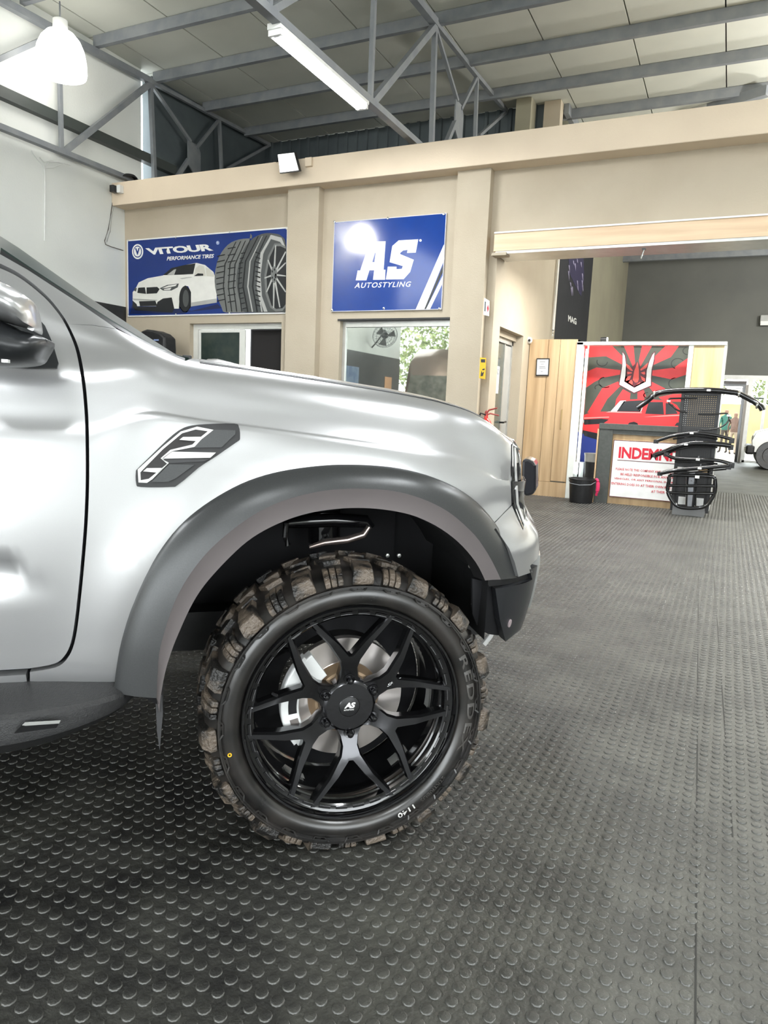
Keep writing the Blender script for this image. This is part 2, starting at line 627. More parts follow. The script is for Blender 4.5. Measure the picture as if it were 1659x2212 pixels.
# corrugated sheeting above the office roof
cw = MB()
rows = [[], []]
x = XL
k = 0
while x < -3.26:
    for dx, dy in ((0, 0), (0.11, 0), (0.125, -0.035), (0.175, -0.035), (0.19, 0)):
        rows[0].append((x+dx, YC+dy, 4.25))
        rows[1].append((x+dx, YC+dy, ZR))
    x += 0.21
cw.sheet(rows)
cwo = obj('wall_upper_back', cw, M_CORR)
tag(cwo, kind='structure')
obj('corner_post', MB().box(-3.25, -2.98, YC-0.1, YC+0.1, 4.25, ZR), M_PLASTER, cwo)
obj('upper_return_wall', MB().box(XL-0.2, XL, 9.3, YC, 4.3, ZR), M_CORR, cwo)
# dark verge boards seen past the post
tag(obj('trim_3', MB().beam((-2.93, YC+0.1, 6.18), (-2.93, YB, 6.18), 0.08, 0.16), M_STEEL), kind='structure')

# roof -------------------------------------------------------------
roof = MB().box(-9.1, 7, -9.7, YB+0.3, ZR+0.06, ZR+0.14)
ceiling = tag(obj('ceiling', roof, mat('roof_sheet', (0.10, 0.10, 0.10), 0.6)), kind='structure')
pm = bpy.data.meshes.new('ceiling_panel')
PW, PL = 1.13, 1.175
g = 0.009
mbp = MB().box(g, PW-g, g, PL-g, 0, 0.05)
pm.from_pydata(mbp.v, [], mbp.f)
pm.materials.append(M_BOARD)
x0p, y0p = -0.56-PW*8, 9.23-PL*7
for i in range(15):
    for j in range(-8, 20):
        x, y = x0p+i*PW, y0p+j*PL
        if y > YB-0.2 or y < -9.6:
            continue
        if x+PW/2 > 7:
            continue
        o = bpy.data.objects.new('ceiling_panel', pm)
        o.location = (x, y, ZR+0.002*((i*7+j*3) % 3))
        COL.objects.link(o)
        o.parent = ceiling
# purlins run along the facade, under the boards
pm2 = bpy.data.meshes.new('purlin')
mbp = MB().box(-8.7, 6.7, -0.035, 0.035, -0.15, -0.003)
pm2.from_pydata(mbp.v, [], mbp.f)
pm2.materials.append(M_STEEL)
for j in range(-8, 20):
    y = y0p+j*PL
    if y < -9 or y > YB-0.3:
        continue
    o = bpy.data.objects.new('purlin', pm2)
    o.location = (0, y, ZR)
    COL.objects.link(o)
    o.parent = ceiling

# trusses ----------------------------------------------------------
def truss(X, label, left=False):
    t = thing('roof_truss', (X, 8.0, 4.5), label, 'truss', 'steel roof trusses')
    R = lambda y, z, dx=0.0: (dx, y-8.0, z-4.5)
    zc = 4.50
    obj('bottom_chord', MB().beam(R(2.6, zc), R(9.5, zc), 0.09, 0.07), M_STEEL, t)
    top = [(5.9, 5.98), (7.5, 6.02), (9.12, 6.08), (10.8, 6.13), (12.35, 6.2)]
    mb = MB()
    for a, b in zip(top[:-1], top[1:]):
        w = 0.09 if a[0] < 9 else 0.06
        mb.beam(R(*a), R(*b), w, w)
    mb.beam(R(2.6, 5.85), R(5.9, 5.98), 0.09, 0.09)
    obj('top_chord', mb, M_STEEL, t)
    web = [((7.45, zc), (9.12, 6.05), 0.075), ((7.42, zc), (7.42, 6.0), 0.05), ((9.12, 6.05), (9.22, 4.3), 0.06), ((9.12, 6.05), (10.05, 5.5), 0.045),
           ((10.2, 5.45), (10.8, 6.12), 0.045), ((10.0, 5.2), (9.65, 4.75), 0.06), ((10.8, 6.1), (10.95, 4.4), 0.05), ((11.05, 5.38), (12.35, 6.2), 0.045),
           ((5.5, zc), (7.42, 6.02), 0.06), ((5.5, zc), (5.5, 5.96), 0.05), ((3.6, zc), (5.5, 5.96), 0.06)]
    for a, b, w in web:
        obj('web_member', MB().beam(R(*a), R(*b), w, w, (1, 0, 0)), M_STEEL, t)
    obj('gusset_plate', MB().prism([R(9.98, 5.5, -0.01), R(10.22, 5.5, -0.01), R(10.3, 5.4, -0.01), R(10.3, 4.9, -0.01), R(9.98, 5.12, -0.01)], (0.02, 0, 0)), M_STEEL, t)
    return t


truss(-8.68, 'grey steel roof truss against the white left wall')
truss(-3.9, 'grey steel roof truss carrying the fluorescent batten above the tan beam')
tb = obj('tie_beam', MB().beam((XL+0.05, 2.0, 4.95), (XL+0.05, 9.75, 4.95), 0.12, 0.14), mat('dark_green_steel', (0.05, 0.06, 0.055), 0.5), None)
tag(tb, 'dark steel beam running along the top of the white left wall', 'beam')
# sloping bracing seen at the right over the beam
bt = thing('roof_bracing', (1.5, 13.5, 6.0), 'pale steel bracing pair under the bright roof at the right', 'beam')
for a, b, w, m in (((1100+60, 243), (1475, 207), 0, 0),):
    pass
P1, P2 = at(1475, 243, 1, 13.4), at(1659, 180, 1, 12.9)
obj('brace_rod', MB().beam(rel(bt, P1), rel(bt, P2), 0.06, 0.05), M_ALU, bt)
P1, P2 = at(1530, 236, 1, 13.0), at(1659, 196, 1, 12.6)
obj('brace_beam', MB().beam(rel(bt, P1), rel(bt, P2), 0.12, 0.14), M_STEEL, bt)

# lamps ------------------------------------------------------------
M_TUBE = mat('lit_tube', (1, 1, 1), 0.4, emit=(0.93, 0.97, 1.0), estr=22)
M_DOME = mat('lit_acrylic_dome', (1, 1, 1), 0.3, emit=(1.0, 0.98, 0.93), estr=4)
M_DOME2 = mat('bright_acrylic_dome', (1, 1, 1), 0.3, emit=(1.0, 0.98, 0.93), estr=45)


def batten(x, y, z, label, group='fluorescent battens'):
    t = thing('fluorescent_batten', (x, y, z), label, 'light', group)
    obj('housing', MB().box(-0.07, 0.07, -0.85, 0.85, 0, 0.05), M_WHITEP, t)
    for s in (-0.04, 0.04):
        tb_ = obj('fluorescent_tube', MB().tube([(s, -0.8, -0.034), (s, 0.8, -0.034)], 0.022, 10), M_TUBE, t, True)
    for s in (-0.84, 0.80):
        obj('tube_holder', MB().box(-0.065, 0.065, s, s+0.04, -0.05, 0.0), M_WHITEP, t)
    return t


bl = batten(-3.93, 6.47, 4.43, 'lit twin-tube fluorescent batten fixed under the middle roof truss')
area('batten_glow', (-3.93, 6.47, 4.36), (0.12, 1.6), 60, (0, 0, 0), (0.95, 0.98, 1))
for (lx, ly), wh_ in zip(ADDED_BATTENS, ('above the truck bonnet', 'over the open floor right of the truck', 'before the timber header', 'behind the camera by the bronze van', 'far behind the camera')):
    q = dup(bl, (lx, ly, 5.1), 'unseen fluorescent batten added for light, hanging '+wh_)


def dome(x, y, z, label, energy=3, M_DOME=M_DOME):
    t = thing('high_bay_lamp', (x, y, z), label, 'light', 'high bay dome lamps')
    obj('acrylic_dome', MB().lathe([(0.30, -0.24), (0.31, -0.20), (0.305, -0.06), (0.28, 0.07), (0.235, 0.17), (0.17, 0.245), (0.10, 0.285), (0.06, 0.295)], 32), M_DOME, t, True)
    obj('diffuser', MB().lathe([(0.001, -0.265), (0.15, -0.262), (0.30, -0.24)], 32), M_DOME, t, True)
    obj('ballast', MB().lathe([(0.07, 0.28), (0.09, 0.30), (0.09, 0.40), (0.03, 0.43)], 20), M_WHITEP, t, True)
    obj('hanger', MB().tube([(0, 0, 0.42), (0, 0, ZR-0.15-z)], 0.01, 6), M_STEEL, t)
    l = bpy.data.lights.new('dome_glow', 'POINT')
    l.energy = energy
    l.shadow_soft_size = 0.25
    l.color = (1, 0.97, 0.92)
    lo = bpy.data.objects.new('dome_glow', l)
    lo.location = (0.25, 0, -0.55) if energy < 50 else (0.5, 0, 0.25)
    COL.objects.link(lo)
    lo.parent = t
    return t


dome(-8.16, 7.0, 5.48, 'lit white dome lamp hanging by the white left wall over the sign end')
dome(-8.3, 1.7, 5.15, 'lit white dome lamp further back along the white left wall', 10, M_DOME2)

for (lx, ly), wh_ in zip(ADDED_BAYS, ('just behind the timber header', 'in the second hall', 'deep in the second hall')):
    dome(lx, ly, 4.2, 'lit white dome lamp at the right, '+wh_, 420)

# floodlight on the beam
fl = thing('floodlight', (-5.78, YF-0.28, 4.42), 'white flat floodlight tilted down on the tan beam above the first pilaster', 'light')
c4 = [at(*p, 1, YF-0.36) for p in ((600, 334), (634, 330), (653, 373), (614, 378))]
c4[2][1] -= 0.1
c4[3][1] -= 0.1
obj('lamp_face', MB().prism([rel(fl, p) for p in c4], (0.0, 0.012, 0.006)), mat('floodlight_glass', (0.9, 0.92, 0.9), 0.2, emit=(1, 1, 0.96), estr=0.9), fl)
obj('lamp_housing', MB().prism([rel(fl, (np.array(p)-sum(c4)/4)*1.08+sum(c4)/4+np.array([0, 0.012, 0])) for p in c4], (0.0, 0.05, 0.012)), M_BLACK, fl)
obj('bracket', MB().box(0.06, 0.2, 0.0, 0.05, -0.05, 0.03), M_WHITEP, fl)
obj('stirrup', MB().tube([(0.0, -0.05, -0.05), (0.1, 0.0, -0.02)], 0.012, 6), M_BLACK, fl)
pj = thing('junction_box', at(668, 350, 1, YF-0.27), 'small tan junction box beside the floodlight on the beam', 'box')
obj('box_body', MB().box(-0.05, 0.05, -0.03, 0.03, -0.06, 0.05), M_BAND, pj, bevel=0.005)

# windows ----------------------------------------------------------
w1 = tag(thing('window_1', (W1[0], YF, W1[2]), None, None), kind='structure')
fr = 0.045
H1 = W1[3]-W1[2]
L1 = W1[1]-W1[0]
obj('window_frame', MB().box(0, L1, 0.08, 0.14, H1-0.08, H1).box(0, L1, 0.08, 0.14, 0, 0.06).box(0, 0.10, 0.08, 0.14, 0.06, H1-0.08).box(L1-0.04, L1, 0.08, 0.14, 0.06, H1-0.08), mat('white_window_frame', (0.75, 0.75, 0.7), 0.4), w1, bevel=0.004)
obj('sash', MB().box(0.13, 0.17, 0.05, 0.08, 0.06, H1-0.09).box(0.89, 0.99, 0.05, 0.08, 0.06, H1-0.09).box(0.17, 0.89, 0.05, 0.08, H1-0.13, H1-0.09), mat('white_window_frame', (0, 0, 0)), w1, bevel=0.003)
obj('pane', MB().box(0.17, 0.89, 0.06, 0.066, 0.06, H1-0.13), mat('green_tint_pane', (0.03, 0.045, 0.04), 0.08, spec=1.0, col2=(0.045, 0.06, 0.05)), w1)
obj('opening_shade', MB().box(1.0, L1-0.05, 0.20, 0.21, 0.05, H1-0.08), mat('unlit_room_dark', (0.012, 0.01, 0.01), 0.8, stretch=(30, 1, 1)), w1)  # dark sheet painting the unlit room behind the open half
w2 = tag(thing('window_2', (W2[0], YF, W2[2]), None, None), kind='structure')
H2 = W2[3]-W2[2]
L2 = W2[1]-W2[0]
obj('window_frame', MB().box(0, 0.05, 0.08, 0.14, 0, H2).box(L2-0.03, L2, 0.08, 0.14, 0, H2).box(0.05, L2-0.03, 0.08, 0.14, H2-0.09, H2).box(0.05, L2-0.03, 0.08, 0.14, 0, 0.05), M_ALU, w2, bevel=0.003)
obj('reveal_top', MB().box(-0.03, L2+0.0, -0.02, 0.07, H2-0.012, H2+0.01), M_BLACK, w2)
obj('pane', MB().box(0.05, L2-0.03, 0.105, 0.111, 0.05, H2-0.09), M_MIRROR, w2)

# office door in the side wall
d1 = tag(thing('door_1', (XS, DY0, 0), None, None), kind='structure')
obj('door_frame', MB().box(-0.2, -0.14, 0, 0.05, 0, 2.2).box(-0.2, -0.14, 1.10, 1.15, 0, 2.2).box(-0.2, -0.14, 0, 1.15, 2.14, 2.2), M_ALU, d1)
obj('door_head', MB().box(-0.2, -0.1, 0, 1.15, 2.2, 2.28), M_PLASTER, d1)
obj('door_leaf', MB().box(-0.18, -0.15, 0.05, 0.78, 0.02, 2.12), mat('grey_glass_door', (0.10, 0.12, 0.11), 0.12, spec=0.8), d1)
obj('side_panel', MB().box(-0.18, -0.155, 0.80, 1.12, 0.02, 2.12), mat('pale_door_panel', (0.42, 0.42, 0.40), 0.4), d1)
obj('door_edge', MB().box(-0.185, -0.145, 0.77, 0.80, 0.02, 2.13), M_ALU, d1)
obj('door_handle', MB().tube([(-0.15, 0.74, 1.06), (-0.09, 0.74, 1.06), (-0.09, 0.86, 1.07)], 0.013, 8), M_BLACK, d1, True)
nt_ = tag(obj('notice', MB().box(-0.012, 0.012, 0, 0.21, 0, 0.36), M_PAPER), 'small white notice taped to the office door glass', 'notice')
nt_.location = (XS-0.135, DY0+0.30, 1.45)
text_print('notice_text', 'NO', M_DARK, nt_, lambda x, y, h: (0.0125+h, x, y), (0.04, 0.25), (0.17, 0.25), (0.04, 0.32))

# ================================================================ THE PICKUP TRUCK
TO = np.array([-0.82544, 1.60998, 0.0])
PSI = 0.73772
TX = np.array([math.cos(PSI), math.sin(PSI), 0.0])
TN = np.array([-math.sin(PSI), math.cos(PSI), 0.0])
TZ = np.array([0, 0, 1.0])


def t2w(p):
    return TO+p[0]*TX+p[1]*TN+p[2]*TZ


def tpx(p):
    return proj(t2w(p))


def tp(x, y, yl):
    """pixel -> point of the truck's upright plane yl (truck coordinates)"""
    d = ray(x, y)
    t = (TN @ (TO-CAM)+yl)/(TN @ d)
    P = CAM+t*d-TO
    return np.array([P @ TX, yl, P[2]])


M_PAINT = mat('silver_paint', (0.50, 0.50, 0.505), 0.28, metal=0.7, coat=1.0, col2=(0.485, 0.485, 0.49), nscale=900)
M_FLARE = mat('satin_grey_moulding', (0.055, 0.057, 0.058), 0.34, spec=0.6, metal=0.35, col2=(0.048, 0.05, 0.051), nscale=300)
M_BOARDP = mat('dark_grey_step', (0.022, 0.022, 0.023), 0.45, col2=(0.030, 0.030, 0.030), nscale=120, bump=0.25, bscale=300)
M_TYRE = mat('tyre_rubber', (0.009, 0.0085, 0.008), 0.20, spec=0.9, col2=(0.030, 0.026, 0.023), nscale=9, rough2=0.40, detail=8, contrast=0.4)
M_LUG = mat('dusty_tread_rubber', (0.012, 0.011, 0.010), 0.24, spec=0.8, col2=(0.135, 0.105, 0.078), nscale=16, rough2=0.55, detail=10, bump=0.6, bscale=130, contrast=0.34)
M_RIM = mat('gloss_black_alloy', (0.004, 0.004, 0.0045), 0.12, spec=0.6, coat=0.8)
M_RIMS = mat('gloss_black_spoke', (0.075, 0.075, 0.08), 0.24, metal=0.95, coat=0.4)
M_DISC = mat('brake_steel', (0.85, 0.79, 0.76), 0.28, metal=0.85, col2=(0.50, 0.45, 0.41), nscale=4)
M_HAT = mat('bronze_disc_hat', (0.42, 0.30, 0.19), 0.4, metal=0.7)
M_CAL = mat('silver_caliper', (0.90, 0.91, 0.90), 0.3)

truck = thing('pickup_truck', tuple(TO), 'silver double-cab pickup truck with grey wheel arch flares and black alloy wheel in the foreground', 'truck', rz=PSI)

A_, RR = 0.52, 0.25
S0 = 0.10
PHM = 1.35


def plan(s):
    if s <= S0:
        return np.array([s, 0.0]), np.array([0.0, 1.0])
    ph = (s-S0)/A_
    if ph <= PHM:
        p = np.array([S0+A_*math.sin(ph), RR*(1-math.cos(ph))])
        t = np.array([A_*math.cos(ph), RR*math.sin(ph)])
    else:
        t = np.array([A_*math.cos(PHM), RR*math.sin(PHM)])
        p = np.array([S0+A_*math.sin(PHM), RR*(1-math.cos(PHM))])+t/np.linalg.norm(t)*(ph-PHM)*A_
    t = t/np.linalg.norm(t)
    return p, np.array([-t[1], t[0]])


def sst(a, b, x):
    t = min(1, max(0, (x-a)/(b-a)))
    return t*t*(3-2*t)


ZT = [(-4.0, 1.62), (-1.35, 1.80), (-1.1, 1.70), (-0.85, 1.533), (-0.75, 1.470), (-0.65, 1.408), (-0.545, 1.346), (-0.475, 1.312), (-0.40, 1.300), (-0.27, 1.289),
      (-0.08, 1.270), (0.09, 1.252), (0.27, 1.232), (0.38, 1.214), (0.44, 1.196), (0.50, 1.172), (0.56, 1.150), (0.65, 1.134), (0.9, 1.125), (1.6, 1.12)]


def zt(s):
    xs = [a for a, _ in ZT]
    return float(np.interp(s, xs, [b for _, b in ZT])*0.5+0.25*np.interp(s-0.03, xs, [b for _, b in ZT])+0.25*np.interp(s+0.03, xs, [b for _, b in ZT]))


NV = 12


def section(s, v):
    """(inset from the outermost line, height) at section parameter v = 0..12"""
    T = zt(s)
    low = [(0.055, 0.455), (0.014, 0.52), (0.004, 0.62), (0.0, 0.75), (0.003, 0.88), (0.011, 1.00)]
    fen = low+[(0.024, T-0.17), (0.034, T-0.145), (0.044, T-0.115), (0.056, T-0.07), (0.075, T-0.035), (0.105, T-0.012), (0.145, T)]
    k = sst(-0.42, -0.66, s) if s < -0.42 else 0.0
    k = sst(0, 1, (-0.42-s)/0.24)
    if k > 0:
        h = max(T-1.28, 0.02)
        cab = low+[(0.020, 1.09), (0.032, 1.14), (0.040, 1.19), (0.052, 1.25), (0.070+0.12*h, 1.27+0.33*h), (0.075+0.25*h, 1.27+0.68*h), (0.105+0.36*h, T)]
        pts = [(a[0]*(1-k)+b[0]*k, a[1]*(1-k)+b[1]*k) for a, b in zip(fen, cab)]
    else:
        pts = fen
    k2 = sst(0.28, 0.55, s)
    if k2 > 0:
        nose = low+[(0.016, T-0.17), (0.018, T-0.145), (0.020, T-0.11), (0.024, T-0.07), (0.034, T-0.035), (0.055, T-0.012), (0.09, T)]
        pts = [(p[0]*(1-k2)+q[0]*k2, p[1]*(1-k2)+q[1]*k2) for p, q in zip(pts, nose)]
    v = min(max(v, 0), NV)
    i = min(int(v), NV-1)
    t = v-i
    P = [np.array(pts[max(i-1, 0)]), np.array(pts[i]), np.array(pts[i+1]), np.array(pts[min(i+2, NV)])]
    q = 0.5*((2*P[1])+(-P[0]+P[2])*t+(2*P[0]-5*P[1]+4*P[2]-P[3])*t*t+(-P[0]+3*P[1]-3*P[2]+P[3])*t**3)
    return float(q[0]), float(q[1])


def shape_off(s, z):
    """bulges of the side: bumper, arch swell, door recess (inward positive)"""
    o = 0.0
    w = sst(0.30, 0.50, s)
    if w:
        o += w*float(np.interp(z, [0.4, 0.55, 0.62, 0.72, 0.76, 0.80, 0.84, 0.88, 0.92, 1.12], [0.0, -0.022, -0.034, -0.045, -0.047, -0.047, -0.040, -0.012, 0.0, 0.0]))
    # swell over the wheel arch
    r = math.hypot(s, z-0.42)
    o -= 0.014*math.exp(-((r-0.62)/0.10)**2)*(1 if s < 0.3 else max(0, 1-(s-0.3)/0.15))
    # door hollow
    if s < -0.69:
        d = sst(0, 1, (-0.70-s)/0.22)
        zh = 0.745+0.10*min(1, (-0.70-s)/0.16)+0.03*max(0, (-0.86-s))
        prof = sst(zh+0.015, zh-0.035, z) if False else (sst(0, 1, (zh+0.01-z)/0.045)*sst(0, 1, (z-0.70)/0.11 if z < 0.81 else 1))
        o += 0.017*d*prof
    return o


BASE = 0.03


def S(s, v, out=0.0):
    p, n = plan(s)
    off, z = section(s, v)
    off += shape_off(s, z)+BASE
    q = p+n*off
    P = np.array([q[0], q[1], z])
    if out:
        P = P+out*Snorm(s, v)
    return P


def Snorm(s, v):
    e = 0.004
    a = S(s+e, v)-S(s-e, v)
    b = S(s, min(v+0.05, NV))-S(s, max(v-0.05, 0))
    n = np.cross(a, b)
    return n/np.linalg.norm(n)


KV = 0.072      # metres per section step


def solve(px, py, s0=None, v0=None):
    """pixel -> (s, v) on the body side"""
    g = tp(px, py, 0.06)
    s = g[0] if s0 is None else s0
    s = min(s, 0.6)
    if v0 is None:
        vs = np.linspace(0, NV, 25)
        v = float(vs[np.argmin([abs(section(s, q)[1]-g[2]) for q in vs])])
    else:
        v = v0
    lam = 1e-3
    tgt = np.array([px, py])
    e = tpx(S(s, v))-tgt
    for _ in range(30):
        J = np.stack([(tpx(S(s+1e-3, v))-tpx(S(s-1e-3, v)))/2e-3, (tpx(S(s, min(v+.02, NV)))-tpx(S(s, max(v-.02, 0))))/(min(v+.02, NV)-max(v-.02, 0))], 1)
        H = J.T @ J
        st = np.linalg.solve(H+lam*np.diag(np.diag(H))+1e-6*np.eye(2), -J.T @ e)
        s2, v2 = s+st[0], min(max(v+st[1], 0), NV)
        e2 = tpx(S(s2, v2))-tgt
        if e2 @ e2 < e @ e:
            s, v, e = s2, v2, e2
            lam = max(lam*0.3, 1e-6)
            if e @ e < 0.02:
                break
        else:
            lam *= 5
    return (s, v*KV)


def psolve(pts):
    return [solve(*p) for p in pts]


def patch(name, poly, m, parent=truck, step=0.022, out=0.0, flange=0.025, holes=(), smooth=True):
    V, Fc, lps = tri_fill(poly, step, holes)
    co, no = [], []
    for s, w in V:
        n = Snorm(s, w/KV)
        co.append(S(s, w/KV)+out*n)
        no.append(n)
    k = len(co)
    faces = list(Fc)
    if flange:
        for l in lps:
            b = len(co)
            for i in l:
                co.append(co[i])
                no.append(no[i])
            for i in l:
                co.append(co[i]-flange*no[i])
                no.append(no[i])
            L = len(l)
            faces += [(b+i, b+(i+1) % L, b+(i+1) % L+L, b+i+L) for i in range(L)]
    me = bpy.data.meshes.new(name)
    me.from_pydata([tuple(c) for c in co], [], faces)
    # outward facing
    me.update()
    fl = [p.index for p in me.polygons if p.index < len(Fc) and Vector(no[p.vertices[0]]).dot(p.normal) < 0]
    if fl:
        bm = bmesh.new()
        bm.from_mesh(me)
        bm.faces.ensure_lookup_table()
        bmesh.ops.reverse_faces(bm, faces=[bm.faces[i] for i in fl])
        bm.to_mesh(me)
        bm.free()
    o = link(name, me, m, parent)
    if smooth:
        sm = [i < len(Fc) for i in range(len(me.polygons))]
        me.polygons.foreach_set('use_smooth', sm)
        nn = []
        for p in me.polygons:
            for vi in p.vertices:
                nn.append(tuple(no[vi]) if p.index < len(Fc) else tuple(p.normal))
        me.normals_split_custom_set(nn)
    return o


# --- pixel traces of the panel joints, laid on the body surface
GAP = [(0, 574), (40, 594), (80, 624), (112, 655), (138, 690), (158, 730), (172, 775), (181, 830), (187, 900), (189, 1000), (187, 1100), (180, 1200), (168, 1320), (157, 1388), (142, 1420), (118, 1438), (64, 1448)]
gap = psolve(GAP)
gap = [tuple(p) for p in cr(gap, 4)]
GW = 0.0038


def offset(poly, d):
    out = []
    n = len(poly)
    for i in range(n):
        a = np.array(poly[max(i-1, 0)])
        b = np.array(poly[min(i+1, n-1)])
        t = (b-a)/np.linalg.norm(b-a)
        out.append(tuple(np.array(poly[i])+d*np.array([t[1], -t[0]])))
    return out


gapR = offset(gap, -GW)
gapL = offset(gap, GW)
seam = psolve([(145, 697), (200, 703), (252, 711)])
kseam = min(range(len(gapR)), key=lambda i: math.hypot(gapR[i][0]-seam[0][0], gapR[i][1]-seam[0][1]))
WSL = psolve([(252, 711), (300, 735), (335, 752), (372, 768), (400, 780)])
top = [(s, NV*KV) for s in np.linspace(WSL[-1][0]+0.02, 0.52, 30)]
lamp_back = psolve([(1109, 944), (1104, 960), (1103, 1010), (1104, 1060), (1105, 1088)])
fb_seam = psolve([(1105, 1090), (1084, 1112), (1063, 1133)])
MID = psolve([(1063, 1133), (1040, 1103), (1000, 1072), (940, 1042), (870, 1023), (790, 1016), (700, 1017), (600, 1032), (520, 1058), (445, 1105), (388, 1155), (340, 1220), (300, 1300), (272, 1385), (258, 1440), (252, 1484)])
MID = [tuple(p) for p in cr(MID, 5)]
sill_b = psolve([(252, 1484), (150, 1486), (64, 1489)])
fender = [*gapR[kseam:], *sill_b[::-1][0:1], *sill_b[1:2], *MID[::-1], *fb_seam[::-1][1:], *lamp_back[::-1][1:], *top[::-1], *WSL[::-1], *seam[::-1][1:-1]]
patch('front_fender', fender, M_PAINT)
# windscreen pillar
PUP = psolve([(0, 549), (60, 583), (120, 622), (180, 661), (240, 702), (300, 735)])
ext = [(-1.05, gapR[0][1]+0.5*KV), ]
pil_lo = gapR[:kseam+1]
pillar = [*pil_lo, *offset(seam, -0.0015)[1:], *[q for q in PUP[::-1] if q[0] < WSL[0][0]-0.004], (-1.00, PUP[0][1]+0.1*KV), (-1.00, gapR[0][1]+0.25*KV)]
patch('windscreen_pillar', pillar, M_PAINT)
# rubber and glass edge above the pillar
ws_low = [*[(a, b) for a, b in PUP[:-1]], *WSL[1:]]
mid_v = [(a, b*0.4+NV*KV*0.6) for a, b in ws_low]
patch('windscreen_seal', [*ws_low, *mid_v[::-1]], M_BLACK, step=0.03, flange=0.01)
patch('windscreen_edge', [*mid_v[:-1], (WSL[-1][0]+0.01, NV*KV), *[(a, NV*KV) for a, b in ws_low[::-1]]], mat('windscreen_glass_edge', (0.015, 0.028, 0.024), 0.55, spec=0.25), step=0.03, flange=0.01)
# front door (its frame, its window) and sill
sill_top = psolve([(60, 1453), (0, 1457)])
door_b = [(gapL[-1][0], gapL[-1][1])]
door = [(-1.62, gapL[-1][1]), (-1.62, 10.0*KV), (-1.35, 11.4*KV), (-1.05, gapL[0][1]+0.3*KV), *gapL]
win_b = 9.35*KV
hole = psolve([(0, 605), (30, 622), (60, 648), (78, 680), (84, 700)])
hole = [*hole, (hole[-1][0]-0.01, win_b), (-1.5, win_b), (-1.5, 10.0*KV), (-1.3, 11.1*KV), (-1.0, hole[0][1]+0.22*KV)]
patch('front_door', door, M_PAINT, holes=[hole])
patch('door_glass', hole, mat('side_window_glass', (0.02, 0.025, 0.025), 0.03, spec=0.9), step=0.05, out=-0.012, flange=0)
patch('sill', [(-2.4, sill_b[-1][1]-0.05*KV), (-2.4, gap[-1][1]-0.12*KV), (sill_b[-1][0]-0.004, gap[-1][1]-0.12*KV), (sill_b[-1][0]-0.004, sill_b[-1][1])], M_PAINT, step=0.03)
patch('rear_door', [(-2.45, 2.0*KV), (-2.45, 11.0*KV), (-1.63, 11.0*KV), (-1.63, 2.0*KV)], M_PAINT, step=0.08, flange=0.02)
patch('bed_side', [(-4.1, 0.6*KV), (-4.1, 9.2*KV), (-2.46, 9.2*KV), (-2.46, 0.6*KV)], M_PAINT, step=0.12, flange=0.02)
# dark cavity skin just behind the joints
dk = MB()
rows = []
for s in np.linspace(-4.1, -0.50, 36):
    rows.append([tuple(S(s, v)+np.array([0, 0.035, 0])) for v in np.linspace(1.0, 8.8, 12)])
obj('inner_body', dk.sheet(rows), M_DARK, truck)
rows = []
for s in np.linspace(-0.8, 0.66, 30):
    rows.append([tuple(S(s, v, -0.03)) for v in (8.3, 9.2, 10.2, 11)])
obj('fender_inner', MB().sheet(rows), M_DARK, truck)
# front bumper, silver upper corner and dark lower corner
Bup = psolve([(1063, 1136), (1084, 1114), (1106, 1092), (1118, 1122), (1130, 1146)])
vz = lambda s, z: min(np.linspace(0, NV, 400), key=lambda v: abs(section(s, v)[1]-z))*KV
bumper = [*Bup, (0.66, vz(.66, .885)), (0.80, vz(.8, .90)), (1.0, vz(1., .90)), (1.0, vz(1., .775)), (0.8, vz(.8, .765)), (0.62, vz(.62, .755)), *psolve([(1150, 1236), (1120, 1246), (1112, 1215), (1100, 1185), (1082, 1158)])]
patch('bumper_corner', bumper, M_PAINT, step=0.02)
blow = [*psolve([(1070, 1272), (1100, 1268), (1150, 1252)]), (0.62, vz(.62, .745)), (1.0, vz(1., .75)), (1.0, vz(1., .60)), (0.95, vz(.95, .59)), (0.80, vz(.8, .575)), *psolve([(1140, 1368), (1092, 1386), (1080, 1340)])]
patch('lower_bumper', blow, mat('dark_bumper_plastic', (0.022, 0.023, 0.026), 0.3, spec=0.5), step=0.02, out=0.0)
patch('bumper_liner', psolve([(1028, 1256), (1072, 1268), (1096, 1388), (1070, 1382), (1046, 1370), (1030, 1335)]), M_DARK, out=-0.03, step=0.03, flange=0.01)
patch('bumper_strip', [*psolve([(1052, 1252), (1100, 1252), (1125, 1246), (1150, 1237)]), (0.62, vz(.62, .765)), (0.62, vz(.62, .74)), *psolve([(1150, 1254), (1100, 1266), (1060, 1270)])], M_BLACK, out=-0.012, step=0.02)
sx = solve(1100, 1346)
patch('parking_sensor', [(sx[0]+0.0085*math.cos(t), sx[1]+0.0085*math.sin(t)) for t in np.linspace(0, 2*PI, 15)[:-1]], mat('sensor_silver', (0.55, 0.45, 0.47), 0.4, metal=0.4), step=None, out=0.004, flange=0.004)
patch('skid_trim', [(0.73, vz(.73, .775)), (0.86, vz(.86, .77)), (0.86, vz(.86, .62)), (0.78, vz(.78, .60)), (0.75, vz(.75, .68))], M_ALU, step=0.02, out=0.006, flange=0.02)
